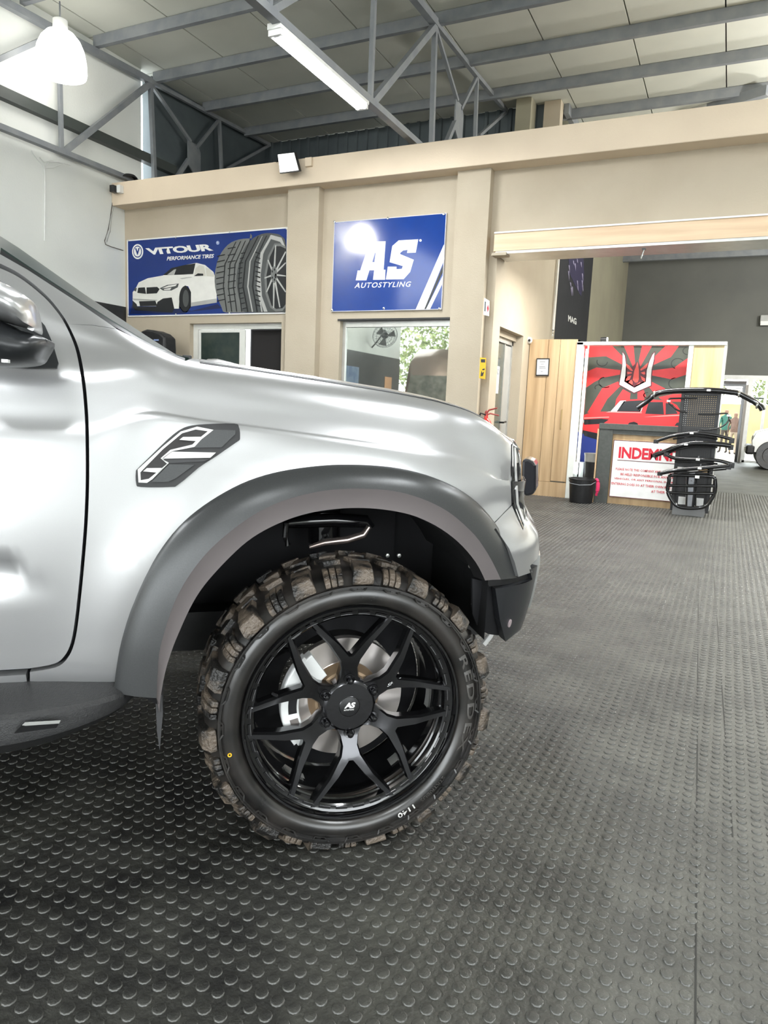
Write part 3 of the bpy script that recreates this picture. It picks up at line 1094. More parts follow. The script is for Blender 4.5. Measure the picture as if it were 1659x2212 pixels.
# headlight wrapping the corner: dark lens, chrome rims
lb = psolve([(1109, 946), (1105, 962), (1105, 1010), (1106, 1060), (1108, 1090), (1118, 1116), (1128, 1142)])
lens = [*lb, (0.70, vz(.70, .885)), (0.95, vz(.95, .90)), (0.95, vz(.95, 1.10)), (0.72, vz(.72, 1.115)), (lb[0][0]+0.06, lb[0][1]+0.1*KV)]
patch('headlight', lens, mat('headlight_lens', (0.03, 0.03, 0.035), 0.05, spec=1.0, coat=1.0), step=0.02, out=-0.004)
inner = [(a+0.020, b) for a, b in lb[1:]]
patch('headlight_chrome_rim', [*[(a+0.003, b) for a, b in lb[1:]], *[(a+0.011, b) for a, b in lb[1:]][::-1]], M_CHROME, step=None, out=0.002, flange=0.004)
patch('headlight_light_guide', [*[(a+0.035, b) for a, b in lb[1:]], *[(a+0.052, b) for a, b in lb[1:]][::-1]], mat('light_guide', (0.80, 0.80, 0.78), 0.12, metal=0.4), step=None, out=0.001, flange=0.003)
patch('headlight_top_cap', [(lb[0][0]+0.002, lb[0][1]), (lb[0][0]+0.03, lb[0][1]+0.25*KV), (0.72, vz(.72, 1.117)), (0.72, vz(.72, 1.09)), (lb[1][0]+0.004, lb[1][1])], M_CHROME, step=None, out=0.002, flange=0.004)
# grille and nose between the lamps
YM = 0.97
rows = []
for s in np.linspace(0.62, 1.52, 12):
    rows.append([tuple(S(s, vz(s, z)/KV)+np.array([-0.02, 0.02, 0])) for z in (0.62, 0.74, 0.86, 0.98, 1.06)])
obj('grille', MB().sheet(rows), M_BLACK, truck, True)
# bonnet: from the shoulder line to the middle, with a gentle crown
rows = []
for s in np.concatenate([np.linspace(-0.47, 0.5, 26), np.linspace(0.54, 1.5, 14)]):
    E_ = S(s, NV)
    p, n = plan(s)
    row = []
    for q in np.linspace(0, 1, 12):
        y = E_[1]+0.004+(YM-E_[1])*q
        xx = E_[0] if s < 0.1 else E_[0]
        row.append((xx, y, E_[2]-0.004+0.006*math.sin(q*PI/2)*(1 if s < 0.3 else 0)))
    rows.append(row)
bon = obj('bonnet', MB().sheet(rows), M_PAINT, truck, True, angle=180)
patch('bonnet_edge', [*[(s, 11.30*KV) for s in np.linspace(-0.40, 0.46, 20)], *[(s, NV*KV) for s in np.linspace(-0.40, 0.46, 20)][::-1]], M_PAINT, out=0.0025, flange=0.008, step=0.02)
patch('bonnet_gap', [*[(s, 11.14*KV) for s in np.linspace(-0.40, 0.46, 20)], *[(s, 11.30*KV) for s in np.linspace(-0.40, 0.46, 20)][::-1]], M_BLACK, out=0.001, flange=0.003, step=0.02)
# side power bulge of the bonnet and its black scoop
a1, a2 = tp(430, 772, 0.40), tp(548, 792, 0.40)
bulge = []
for k in range(14):
    t = k/13
    x = -0.40+0.36*t
    hh = 0.030*math.sin(min(1, t*7)*PI/2)*(1-t**1.5)
    bulge.append([(x, 0.36, 1.29-0.05*t-0.01), (x+0.004, 0.39, 1.296-0.05*t+hh*0.8), (x+0.006, 0.44, 1.300-0.05*t+hh), (x+0.006, 0.60, 1.298-0.05*t+hh), (x, 0.66, 1.28-0.05*t)])
obj('bonnet_bulge', MB().sheet(bulge), M_PAINT, truck, True, angle=60)
sc = []
for k in range(10):
    t = k/9
    x = -0.26+0.30*t
    hh = 0.032*math.sin(PI*(0.22+0.78*t))**0.8 if t < 1 else 0
    sc.append([(x, 0.68, 1.24-0.04*t), (x, 0.70, 1.29-0.045*t+hh), (x, 0.80, 1.30-0.045*t+hh), (x, 0.95, 1.30-0.045*t+hh)])
obj('bonnet_scoop', MB().sheet(sc), M_BLACK, truck, True, angle=60)
# wiper nozzle at the back edge of the bonnet
nz = tp(404, 771, 0.22)
obj('washer_nozzle', MB().box(nz[0]-0.012, nz[0]+0.012, 0.21, 0.24, nz[2]-0.012, nz[2]+0.004), M_BLACK, truck, bevel=0.003)

# windscreen, roof and far flank
rows = []
for s in np.linspace(-0.46, -1.33, 10):
    E_ = S(s, NV)
    rows.append([(E_[0]+0.11*math.sin(q*PI), E_[1]+(2*YM-2*E_[1])*q, E_[2]-0.026+0.02*math.sin(q*PI)) for q in np.linspace(0, 1, 13)])
obj('windscreen', MB().sheet(rows), mat('windscreen_glass', (0.02, 0.035, 0.03), 0.30, spec=0.25), truck, True)
rows = []
for s in np.linspace(-1.33, -2.5, 6):
    E_ = S(s, NV)
    rows.append([(E_[0], E_[1]+(2*YM-2*E_[1])*q, 1.79+0.03*math.sin(q*PI)) for q in np.linspace(0, 1, 9)])
obj('cab_roof', MB().sheet(rows), M_PAINT, truck, True)
rows = []
for s in np.concatenate([np.linspace(-4.1, -0.45, 18), np.linspace(-0.3, 1.5, 20)]):
    ww = 0.62 if abs(s) < 0.45 or abs(s+3.27) < 0.45 else 0
    vv = [v for v in (0.6, 2, 4, 6, 7.5, 9, 10.5, 12)]
    row = []
    for v in vv:
        P = S(s, v)
        z = P[2] if not ww else max(P[2], 0.42+math.sqrt(max(0, 0.5**2-(s if abs(s) < 1 else s+3.27)**2)))
        row.append((P[0], 2*YM-P[1], z))
    rows.append(row)
obj('far_side_body', MB().sheet(rows), M_PAINT, truck, True)
obj('bed_tailgate', MB().box(-4.12, -4.06, 0.1, 1.84, 0.55, 1.25), M_PAINT, truck, bevel=0.01)
obj('bed_floor', MB().box(-4.1, -2.5, 0.1, 1.84, 0.75, 0.8), M_BLACK, truck)
obj('chassis_rail', MB().box(-4.0, 0.55, 0.42, 0.52, 0.44, 0.56).box(-4.0, 0.55, 1.42, 1.52, 0.44, 0.56), M_BLACK, truck)
obj('cab_floor', MB().box(-2.5, -0.56, 0.12, 1.82, 0.46, 0.54), M_BLACK, truck)
obj('engine_bay', MB().box(-0.55, 0.25, 0.50, 1.44, 0.62, 1.0), M_DARK, truck)

# --- wheel arch flare
FO = [(246, 1492), (252, 1440), (264, 1378), (292, 1290), (332, 1210), (381, 1143), (440, 1092), (520, 1046), (600, 1020), (700, 1006), (790, 1005), (870, 1013), (940, 1033), (1000, 1063), (1045, 1102), (1080, 1150), (1106, 1200), (1121, 1243)]
FR = [(338, 1508), (341, 1450), (347, 1395), (382, 1290), (440, 1202), (520, 1131), (600, 1086), (700, 1060), (800, 1056), (880, 1067), (960, 1100), (1020, 1150), (1050, 1190), (1068, 1222), (1082, 1252)]
FI = [(344, 1540), (348, 1500), (360, 1440), (385, 1370), (430, 1280), (500, 1200), (560, 1152), (640, 1116), (720, 1100), (800, 1098), (880, 1110), (940, 1135), (990, 1171), (1028, 1215), (1048, 1254)]


def resample(pts, n):
    P = np.array(cr(pts, 6))
    d = np.concatenate([[0], np.cumsum(np.linalg.norm(np.diff(P, axis=0), axis=1))])
    t = np.linspace(0, d[-1], n)
    return np.stack([np.interp(t, d, P[:, 0]), np.interp(t, d, P[:, 1])], 1)


def psolve_off(x, y, off):
    """pixel -> point on the upright skin that runs 'off' inside the side line"""
    g = tp(x, y, off)
    s = min(g[0], 0.5)
    z = g[2]
    f = lambda s, z: (lambda pn: np.array([*(pn[0]+pn[1]*off), z]))(plan(s))
    for _ in range(25):
        e = tpx(f(s, z))-np.array([x, y])
        J = np.stack([(tpx(f(s+1e-3, z))-tpx(f(s-1e-3, z)))/2e-3, (tpx(f(s, z+1e-3))-tpx(f(s, z-1e-3)))/2e-3], 1)
        st = np.linalg.lstsq(J, -e, rcond=None)[0]
        s += np.clip(st[0], -.1, .1)
        z += np.clip(st[1], -.1, .1)
    return f(s, z), plan(s)[1]


NF = 70
ro = [psolve_off(*p, 0.024) for p in resample(FO, NF)]
rr = [psolve_off(*p, -0.028) for p in resample(FR, NF)]
ri = [psolve_off(*p, -0.018) for p in resample(FI, NF)]
n3 = lambda n, k: np.array([n[0]*k, n[1]*k, 0])
rowsA = [[a[0]+n3(a[1], 0.02) for a in ro], [a[0]+n3(a[1], -0.006) for a in ro]]
for t, h in ((0.12, -0.010), (0.3, -0.014), (0.55, -0.012), (0.8, -0.006), (1, 0)):
    rowsA.append([a[0]*(1-t)+b[0]*t+n3(a[1], h) for a, b in zip(ro, rr)])
fl_ = obj('wheel_arch_flare', MB().sheet(rowsA), M_FLARE, truck, True, angle=180)
rowsB = [[b[0] for b in rr], [b[0]*.5+c[0]*.5+n3(b[1], 0.003) for b, c in zip(rr, ri)], [c[0] for c in ri]]
obj('flare_lip', MB().sheet(rowsB), mat('flare_lip_grey', (0.17, 0.15, 0.15), 0.42, metal=0.25, spec=0.6), truck, True, angle=180)
rowsC = [[c[0] for c in ri], [c[0]+n3(c[1], 0.05) for c in ri]]
obj('flare_return', MB().sheet(rowsC), M_BLACK, truck, True)
# ends of the flare
e0 = [ro[0][0]+n3(ro[0][1], 0.0), rr[0][0], ri[0][0]+np.array([0, 0, 0.02]), ri[0][0]+n3(ri[0][1], 0.06), ro[0][0]+n3(ro[0][1], 0.04)]
obj('flare_end', MB().add(e0, [(0, 1, 2, 3, 4)]), M_BLACK, truck)
# small step in the flare by the bumper seam
q = [psolve_off(*p, -0.002)[0] for p in ((1062, 1146), (1072, 1142), (1090, 1172), (1106, 1200), (1083, 1206), (1093, 1198))]
obj('flare_step', MB().prism([q[0], q[1], q[2], q[3], q[5]], (0, 0.01, 0)), M_BLACK, truck)
# thin mud flap behind the wheel
mf = [tp(336, 1512, -0.01), tp(350, 1500, -0.01), tp(352, 1540, -0.01), tp(345, 1622, -0.01), tp(339, 1580, -0.01)]
obj('mud_flap', MB().prism([tuple(p) for p in mf], (0, 0.16, 0)), mat('mudflap_grey', (0.05, 0.05, 0.052), 0.45), truck)

# --- wheel housing
rows = []
for k in range(40):
    c = ri[int(k*(NF-1)/39)][0]
    v = np.array([c[0], 0, c[2]-0.40])
    rows.append([(c[0]+0.012*np.sign(v[0]), c[1]+0.03, c[2]+0.004), (c[0]*1.03, 0.12, 0.40+v[2]*1.03), (c[0]*1.04, 0.55, 0.40+v[2]*1.04)])
obj('wheel_housing', MB().sheet(rows), mat('liner_plastic', (0.012, 0.012, 0.013), 0.6), truck, True)
obj('housing_back', MB().box(-0.62, 0.48, 0.54, 0.56, 0.50, 1.05), M_DARK, truck)
obj('front_liner', MB().sheet([[(0.38, 0.03, z), (0.40, 0.25, z), (0.39, 0.5, z)] for z in (0.78, 0.70, 0.62, 0.56)]), mat('liner_plastic', (0, 0, 0)), truck)
for k, (px_, py_) in enumerate(((837, 1200), (862, 1200), (1017, 1223), (1023, 1305), (1052, 1310), (1066, 1290), (1073, 1322))):
    p = tp(px_, py_, 0.10 if px_ > 1000 else 0.3)
    obj('liner_clip', MB().lathe([(0.001, -0.004), (0.006, -0.003), (0.007, 0.003)], 10, tuple(p), 'y'), M_ALU, truck)
# recovery bracket under the bumper
p0_, p1_, p2_ = tp(1044, 1392, 0.25), tp(1058, 1374, 0.25), tp(1064, 1362, 0.25)
obj('tow_bracket', MB().tube([p0_, p1_, p2_], 0.010, 8), M_SIGNW, truck, True)
# --- suspension seen over the tyre
a = [tp(*q, 0.30) for q in ((612, 1132), (660, 1126), (720, 1123), (790, 1126), (800, 1140))]
obj('upper_wishbone', MB().tube(a, [0.012, 0.02, 0.022, 0.02, 0.016], 10), M_BLACKGLOSS, truck, True)
a = [tp(*q, 0.24) for q in ((668, 1182), (700, 1172), (750, 1166), (785, 1155), (797, 1138))]
obj('steering_knuckle_arm', MB().tube(a, [0.006, 0.010, 0.012, 0.011, 0.008], 10), mat('worn_steel', (0.55, 0.45, 0.42), 0.25, metal=0.9), truck, True)
a = [tp(*q, 0.25) for q in ((618, 1130), (616, 1160), (622, 1178))]
obj('hose_bracket', MB().tube(a, 0.008, 8), M_BLACKGLOSS, truck, True)
obj('shock_absorber', MB().tube([tp(700, 1170, 0.38), tp(700, 1100, 0.38)], 0.05, 16), M_BLACKGLOSS, truck, True)

# --- running board
rows = []
for t in list(np.linspace(-2.5, -0.95, 8))+list(np.linspace(-0.90, -0.555, 14)):
    u = max(0, (t+0.90)/0.345)
    w = math.sqrt(max(0, 1-u**2.2))
    yo = 0.06-0.15*w
    rows.append([(t, 0.10, 0.525-0.01*u), (t, 0.05, 0.520-0.012*u), (t, (yo+0.05)/2+0.01, 0.508-0.008*u), (t, yo+0.006, 0.492-0.0*u), (t, yo-0.004, 0.482), (t, yo-0.012*w, 0.440+0.030*u**2),
                 (t, yo-0.012*w+0.002, 0.424+0.040*u**2), (t, yo+0.035*w, 0.385+0.075*u**2), (t, 0.10, 0.395+0.07*u**2)])
obj('running_board', MB().sheet(rows), M_BOARDP, truck, True, angle=28)
sl = [tp(*q, -0.106) for q in ((31, 1583), (52, 1560), (131, 1557), (122, 1571))]
obj('step_slot', MB().prism([tuple(p) for p in sl], (0, -0.003, 0)), M_BLACKGLOSS, truck)
sl = [tp(*q, -0.110) for q in ((48, 1566), (54, 1560), (131, 1556), (128, 1562), (56, 1567))]
obj('step_slot_rim', MB().prism([tuple(p) for p in sl], (0, -0.002, 0)), M_ALU, truck)

# --- fender vent
VY = lambda pts, d: psolve(pts)
vent_o = [(505, 919), (515, 924), (518, 945), (512, 955), (470, 984), (430, 1010), (385, 1047), (370, 1052), (305, 1052), (295, 1045), (294, 1020), (300, 1010), (345, 966), (385, 931), (405, 922), (440, 918)]
patch('fender_vent', [tuple(p) for p in cr(psolve(vent_o), 3, True)], M_BLACK, out=0.010, flange=0.012, step=0.02)
v_in = [(298, 1014), (350, 966), (390, 933), (425, 923), (461, 930), (435, 950), (420, 966), (372, 975), (351, 990), (365, 1000), (330, 1035), (318, 1043), (300, 1042)]
patch('vent_surround', psolve(v_in), M_ALU, out=0.014, flange=0.005, step=None)
v_d = [(304, 1020), (352, 971), (393, 937), (422, 929), (448, 933), (424, 952), (415, 961), (368, 972), (347, 990), (361, 1002), (322, 1034), (305, 1037)]
patch('vent_mesh', psolve(v_d), mat('vent_dark', (0.03, 0.028, 0.028), 0.5, nscale=200, bump=0.3), out=0.016, flange=0.003, step=None)
for bl_ in ([(387, 951), (395, 945), (433, 945), (422, 954)], [(310, 1018), (318, 1011), (352, 1011), (340, 1021)]):
    patch('vent_fin', psolve(bl_), M_ALU, out=0.021, flange=0.006, step=None)
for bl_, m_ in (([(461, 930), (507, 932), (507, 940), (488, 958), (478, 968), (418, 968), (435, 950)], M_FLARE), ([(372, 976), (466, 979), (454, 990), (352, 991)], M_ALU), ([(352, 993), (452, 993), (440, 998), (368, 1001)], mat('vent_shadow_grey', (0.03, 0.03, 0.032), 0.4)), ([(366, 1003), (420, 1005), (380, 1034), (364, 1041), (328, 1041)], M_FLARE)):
    patch('vent_blade', psolve(bl_), m_, out=0.018, flange=0.007, step=None)

# --- door mirror
def pillow(name, px, yl, th, m, back=0.10, n=4, parent=truck):
    P = cr([tp(x, y, yl)[[0, 2]] for x, y in px], n, True)
    P = [tuple(p) for p in P]
    V, Fc, lp = tri_fill(P, 0.014)
    A = np.array(P)
    co = []
    for v in V:
        d = np.min(np.hypot(A[:, 0]-v[0], A[:, 1]-v[1]))
        h = th*math.sqrt(min(1, d/th)*(2-min(1, d/th)))
        co.append((v[0], yl-h, v[1]))
    L = lp[0]
    k = len(co)
    co += [(V[i][0], yl+back, V[i][1]) for i in L]
    fs = list(Fc)+[(L[i], L[(i+1) % len(L)], k+(i+1) % len(L), k+i) for i in range(len(L))]+[tuple(range(k, k+len(L)))]
    return obj(name, MB().add(co, fs), m, parent, True, angle=70)


mir = pillow('door_mirror', [(-110, 650), (-60, 690), (0, 693), (40, 712), (72, 722), (102, 735), (90, 765), (70, 785), (0, 790), (-80, 780), (-120, 720)], -0.13, 0.07, mat('mirror_black', (0.02, 0.022, 0.024), 0.35), 0.10)
pillow('mirror_cap', [(-110, 600), (-60, 592), (0, 608), (48, 634), (62, 652), (70, 680), (73, 714), (50, 706), (0, 690), (-60, 676), (-115, 640)], -0.15, 0.07, M_PAINT, 0.10, parent=mir)
tri_ = [(60, 655), (70, 677), (95, 705), (113, 745), (127, 788), (124, 796), (0, 793), (-70, 790), (-70, 700)]
patch('mirror_sail', psolve([(62, 668), (72, 677), (98, 706), (115, 745), (127, 786), (124, 796), (60, 796), (0, 790), (0, 700)]), mat('sail_black', (0.018, 0.02, 0.022), 0.3), out=0.006, flange=0.01, step=0.03)
p = tp(12, 780, -0.2)
obj('mirror_repeater', MB().box(p[0]-0.005, p[0]+0.006, p[1]-0.012, p[1]+0.01, p[2]-0.003, p[2]+0.003), M_SIGNW, mir)

# --- driving lamp in front of the grille
lp0 = [tp(x, y, 0.40) for x, y in ((1128, 993), (1140, 990), (1153, 997), (1158, 1005), (1158, 1058), (1152, 1069), (1135, 1073), (1126, 1060))]
dlm = obj('driving_lamp', MB().prism([tuple(p) for p in lp0], (0.085, 0.14, 0)), mat('lamp_black', (0.015, 0.015, 0.02), 0.22, coat=0.4), truck, bevel=0.012)

# ---------------------------------------------------------------- the front wheel
HUB = 0.382
wh = MB().lathe([(0.300, 0.215), (0.345, 0.262), (0.372, 0.270), (0.388, 0.245), (0.391, 0.14), (0.389, 0.035), (0.378, 0.006), (0.362, -0.004), (0.358, -0.012), (0.352, -0.012),
                 (0.350, -0.006), (0.342, -0.010), (0.325, -0.014), (0.310, -0.006), (0.302, 0.004), (0.298, 0.020)], 96, (0, 0, HUB), 'y')
wh.v = [(x, y, max(z, 0.004)) for x, y, z in wh.v]
tyre = obj('tyre', wh, M_TYRE, truck, True, angle=45)
tag(tyre, 'mud terrain tyre with chunky dusty tread blocks')


def ring_pt(ang, r, y):
    """ang clockwise from the top as seen from outside"""
    return (r*math.sin(ang), y, max(HUB+r*math.cos(ang), 0.003))


def lug(a0, a1, sec, skew=0.0, taper=0.0):
    """block over the tread: sec = [(radius, y) ...] outline, extruded from angle a0 to a1"""
    vs = []
    n = len(sec)
    ym = max(s[1] for s in sec)
    for j, a in enumerate((a0, a1)):
        for r, y in sec:
            sh = skew*(y/0.08)
            tt = taper*(0.5-j)*(1 if r > 0.39 else 0)
            vs.append(ring_pt(a+sh+tt, r, y))
    fs = [tuple(range(n)), tuple(range(2*n-1, n-1, -1))]+[(i, i+n, (i+1) % n+n, (i+1) % n) for i in range(n)]
    return vs, fs


NL = 30
for k in range(NL):
    a = 2*PI*k/NL+0.03
    if k % 2 == 0:
        sec = [(0.372, 0.02), (0.372, 0.095), (0.404, 0.095), (0.406, 0.03), (0.400, 0.000), (0.380, -0.016), (0.362, -0.014)]
        vs, fs = lug(a-0.086, a+0.070, sec, 0.03, 0.03)
        mb = MB().add(vs, fs)
    else:
        sec = [(0.372, 0.02), (0.372, 0.075), (0.400, 0.075), (0.402, 0.035), (0.394, 0.010), (0.378, -0.012), (0.362, -0.012)]
        mb = MB()
        for q in (-1, 0, 1):
            s2 = [(r-0.004*abs(q) if r > 0.385 else r, y) for r, y in sec]
            vs, fs = lug(a-0.070+0.046*(q+1), a-0.070+0.046*(q+1)+0.040, s2, 0.03)
            mb.add(vs, fs)
    obj('tread_lug', mb, M_LUG, tyre, bevel=0.003)
for row, (y0, y1, sk) in enumerate(((0.105, 0.155, -0.09), (0.165, 0.215, 0.09))):
    for k in range(NL):
        a = 2*PI*(k+0.5*row)/NL
        sec = [(0.375, y0), (0.375, y1), (0.403, y1-0.004), (0.404, y0+0.004)]
        vs, fs = lug(a-0.065, a+0.055, sec, sk)
        obj('tread_lug', MB().add(vs, fs), M_LUG, tyre, bevel=0.003)
for k in range(NL):
    a = 2*PI*(k+0.25)/NL
    sec = [(0.372, 0.225), (0.362, 0.280), (0.395, 0.270), (0.403, 0.228)]
    vs, fs = lug(a-0.07, a+0.06, sec, 0)
    obj('tread_lug', MB().add(vs, fs), M_LUG, tyre, bevel=0.003)
# raised sidewall ring and the small moulded frames that hang from it
def arcband(a0, a1, r0, r1, y0, y1, n=6):
    rows_ = []
    for i in range(n+1):
        a = a0+(a1-a0)*i/n
        rows_.append([ring_pt(a, r0, y0), ring_pt(a, r0, y1), ring_pt(a, r1, y1), ring_pt(a, r1, y0)])
    return rows_


ys_ = lambda r: float(np.interp(r, [0.325, 0.342, 0.350, 0.358, 0.362], [-0.014, -0.010, -0.0065, -0.012, -0.004]))
ringm = MB()
ringm.sheet(arcband(0, 2*PI, 0.3560, 0.3595, -0.002, -0.0185, 90), True)
obj('sidewall_ring', ringm, M_TYRE, tyre, True, angle=40)
zig = MB()
for k in range(24):
    a = 2*PI*k/24
    for (p, q) in (((a-0.09, 0.357), (a-0.05, 0.346)), ((a-0.05, 0.346), (a+0.03, 0.346)), ((a+0.03, 0.346), (a+0.05, 0.357)), ((a-0.02, 0.350), (a+0.015, 0.350))):
        zig.beam(ring_pt(p[0], p[1], ys_(p[1])-0.002), ring_pt(q[0], q[1], ys_(q[1])-0.003), 0.004, 0.0026, (0, 1, 0))
tag(obj('sidewall_moulding', zig, M_TYRE, tyre), kind='stuff')


def ringmap(x, y, h):
    # x = clockwise angle (rad), y = radius
    return ring_pt(x, y, float(np.interp(y, [0.31, 0.325, 0.342, 0.350], [-0.006, -0.014, -0.010, -0.006]))-0.0008-h)


M_LET = mat('raised_letter_rubber', (0.075, 0.07, 0.065), 0.35, spec=0.8)
text_print('sidewall_lettering', 'REDDEX', M_LET, tyre, ringmap, (1.10, 0.321), (1.98, 0.321), (1.10, 0.3425), bold=0.02, spacing=1.15)
text_print('sidewall_marking', '1140', mat('white_marking', (0.7, 0.68, 0.66), 0.5), tyre, ringmap, (2.57, 0.322), (2.73, 0.322), (2.57, 0.338), bold=0.02)
text_print('sidewall_small_text', 'STRTRIBUS', M_LET, tyre, ringmap, (2.22, 0.324), (2.50, 0.324), (2.22, 0.336))
yd = tp(496, 1630, -0.01)
ang_y = math.atan2(yd[0], yd[2]-HUB)
rad_y = min(math.hypot(yd[0], yd[2]-HUB), 0.350)
obj('yellow_dot', MB().lathe([(0.0025, 0), (0.0055, -0.0005), (0.0055, 0.001)], 14, (rad_y*math.sin(ang_y), ys_(rad_y)-0.002, HUB+rad_y*math.cos(ang_y)), 'y'), M_YELLOW, tyre)

# rim: lip, stepped barrel
rimb = MB().lathe([(0.302, 0.012), (0.301, 0.002), (0.298, -0.003), (0.293, -0.002), (0.290, 0.004), (0.288, 0.018), (0.284, 0.020), (0.272, 0.022), (0.268, 0.026), (0.266, 0.045),
                   (0.262, 0.048), (0.258, 0.060), (0.256, 0.13), (0.262, 0.16), (0.262, 0.24)], 96, (0, 0, HUB), 'y')
rim = obj('rim', rimb, M_RIM, truck, True, angle=28)
tag(rim, 'gloss black six-spoke alloy rim')
# slots in the step of the rim
for k in range(36):
    a0 = 2*PI*k/36+0.02
    sl_ = []
    for i in range(7):
        a = a0+0.115*i/6
        sl_.append([ring_pt(a, 0.2755, 0.0195), ring_pt(a, 0.2805, 0.0187)])
    obj('rim_slot', MB().sheet(sl_), M_BLACKGLOSS, rim)
    rs_ = []
    for i in range(7):
        a = a0+0.115*i/6
        rs_.append([ring_pt(a, 0.2735, 0.0215), ring_pt(a, 0.2738, 0.0190), ring_pt(a, 0.2750, 0.0190)])
    obj('slot_glint', MB().sheet(rs_), mat('slot_glint_metal', (0.45, 0.45, 0.47), 0.15, metal=0.9), rim)  # pale strip along each slot stands in for its reflections


def spoke(th):
    """a Y spoke: stem from the hub, fork, two arms to the rim step"""
    y_at = lambda r: float(np.interp(r, [0.05, 0.085, 0.14, 0.20, 0.285], [0.062, 0.060, 0.040, 0.028, 0.018]))
    def P(u, r, y=None, dy=0.0):   # u sideways, r outward
        c, s = math.cos(th), math.sin(th)
        rad = math.hypot(u, r)
        yy = (y_at(rad) if y is None else y)+dy
        return (u*c+r*s, yy, HUB+r*c-u*s)
    L = []
    an = math.radians(23.5)
    tx, ty = 0.283*math.sin(an), 0.283*math.cos(an)
    dxn = np.array([math.cos(an), -math.sin(an)])
    outer = [(-0.036, 0.060), (-0.024, 0.085), (-0.0195, 0.112), (-0.026, 0.138), (-0.060, 0.193), (-tx-0.0045, ty)]
    inner = [(-tx+0.0075, ty+0.002), (-0.037, 0.190), (-0.006, 0.150)]
    half = outer+inner
    right = [(-u, r) for u, r in half[::-1]]
    face = half+right
    V, Fc, lp = tri_fill(face, 0.016)
    mb = MB()
    mb.add([P(*v) for v in V], Fc)
    cen = [P(*V[i]) for i in lp[0]]
    # chamfer and flank
    n = len(face)
    wide = []
    for i in range(n):
        a = np.array(face[i-1]); b = np.array(face[(i+1) % n])
        t = (b-a)/np.linalg.norm(b-a)
        wide.append(np.array(face[i])+np.array([-t[1], t[0]])*0.0045)
    r1 = [P(*p) for p in face]
    r2 = [P(p[0], p[1], None, 0.009) for p in wide]
    r3 = [P(p[0], p[1], None, 0.036) for p in wide]
    mb.sheet([r1, r2, r3], True)
    o = obj('spoke', mb, M_RIMS, rim, True, angle=25)
    return o


for k in range(6):
    spoke(2*PI*k/6-0.035)
hubm = MB().lathe([(0.0285, 0.0545), (0.0295, 0.0555), (0.066, 0.0555), (0.0715, 0.0590), (0.077, 0.066), (0.080, 0.085), (0.081, 0.11)], 72, (0, 0, HUB), 'y')
obj('hub', hubm, M_RIMS, rim, True, angle=28)
cap = obj('centre_cap', MB().lathe([(0.0005, 0.0525), (0.025, 0.0528), (0.0280, 0.0545), (0.0285, 0.057)], 48, (0, 0, HUB), 'y'), M_BLACK, rim, True)
capmap = lambda x, y, h: (x, 0.0522-h, HUB+y)
text_print('cap_logo', 'AS', M_SIGNW, rim, capmap, (-0.0165, -0.003), (0.0125, -0.003), (-0.0125, 0.0135), bold=0.05, spacing=0.9)
text_print('cap_text', 'AUTOSTYLING', M_SIGNW, rim, capmap, (-0.0175, -0.0095), (0.0110, -0.0095), (-0.0170, -0.0055), bold=0.02)
for k in range(6):
    a = 2*PI*k/6-0.035
    c = ring_pt(a, 0.0775, 0)
    obj('lug_pocket', MB().lathe([(0.0145, 0.0545), (0.0150, 0.0575), (0.012, 0.066), (0.0005, 0.067)], 20, (c[0], 0, c[2]), 'y'), M_DARK, rim, True)
    obj('lug_nut', MB().lathe([(0.0005, 0.036), (0.006, 0.037), (0.0088, 0.041), (0.0094, 0.064)], 6 if False else 12, (c[0], 0, c[2]), 'y'), M_BLACKGLOSS, rim, True, angle=30)
cs = ring_pt(math.radians(48), 0.13, 0)
spm = lambda x, y, h: (x, 0.045-h, y)
a_ = tp(836, 1484, 0.043)
b_ = tp(864, 1470, 0.043)
text_print('spoke_text', 'SPEC', mat('grey_print', (0.5, 0.5, 0.5), 0.5), rim, spm, (a_[0], a_[2]), (b_[0], b_[2]), (a_[0]+0.003, a_[2]+0.010), bold=0.02, layer=1)
vs_ = tp(588, 1497, 0.05)
obj('tyre_valve', MB().tube([(vs_[0], 0.045, vs_[2]), (vs_[0]+0.01, 0.03, vs_[2])], 0.004, 8), M_BLACK, rim, True)
# brake
disc = obj('brake_disc', MB().lathe([(0.090, 0.118), (0.105, 0.128), (0.172, 0.128), (0.174, 0.132), (0.174, 0.150), (0.10, 0.152)], 72, (0, 0, HUB), 'y'), M_DISC, truck, True, angle=30)
obj('disc_hat', MB().lathe([(0.03, 0.095), (0.088, 0.097), (0.094, 0.105), (0.104, 0.128)], 64, (0, 0, HUB), 'y'), M_HAT, disc, True, angle=30)
cal = []
def arc_prism(a0, a1, r0, r1, y0, y1, n=12):
    rows_ = []
    for i in range(n+1):
        a = math.radians(a0+(a1-a0)*i/n)
        rows_.append([ring_pt(a, r0, y1), ring_pt(a, r0, y0), ring_pt(a, r1, y0), ring_pt(a, r1, y1)])
    m = MB().sheet(rows_, True)
    m.add(rows_[0], [(0, 1, 2, 3)]).add(rows_[-1], [(3, 2, 1, 0)])
    return m


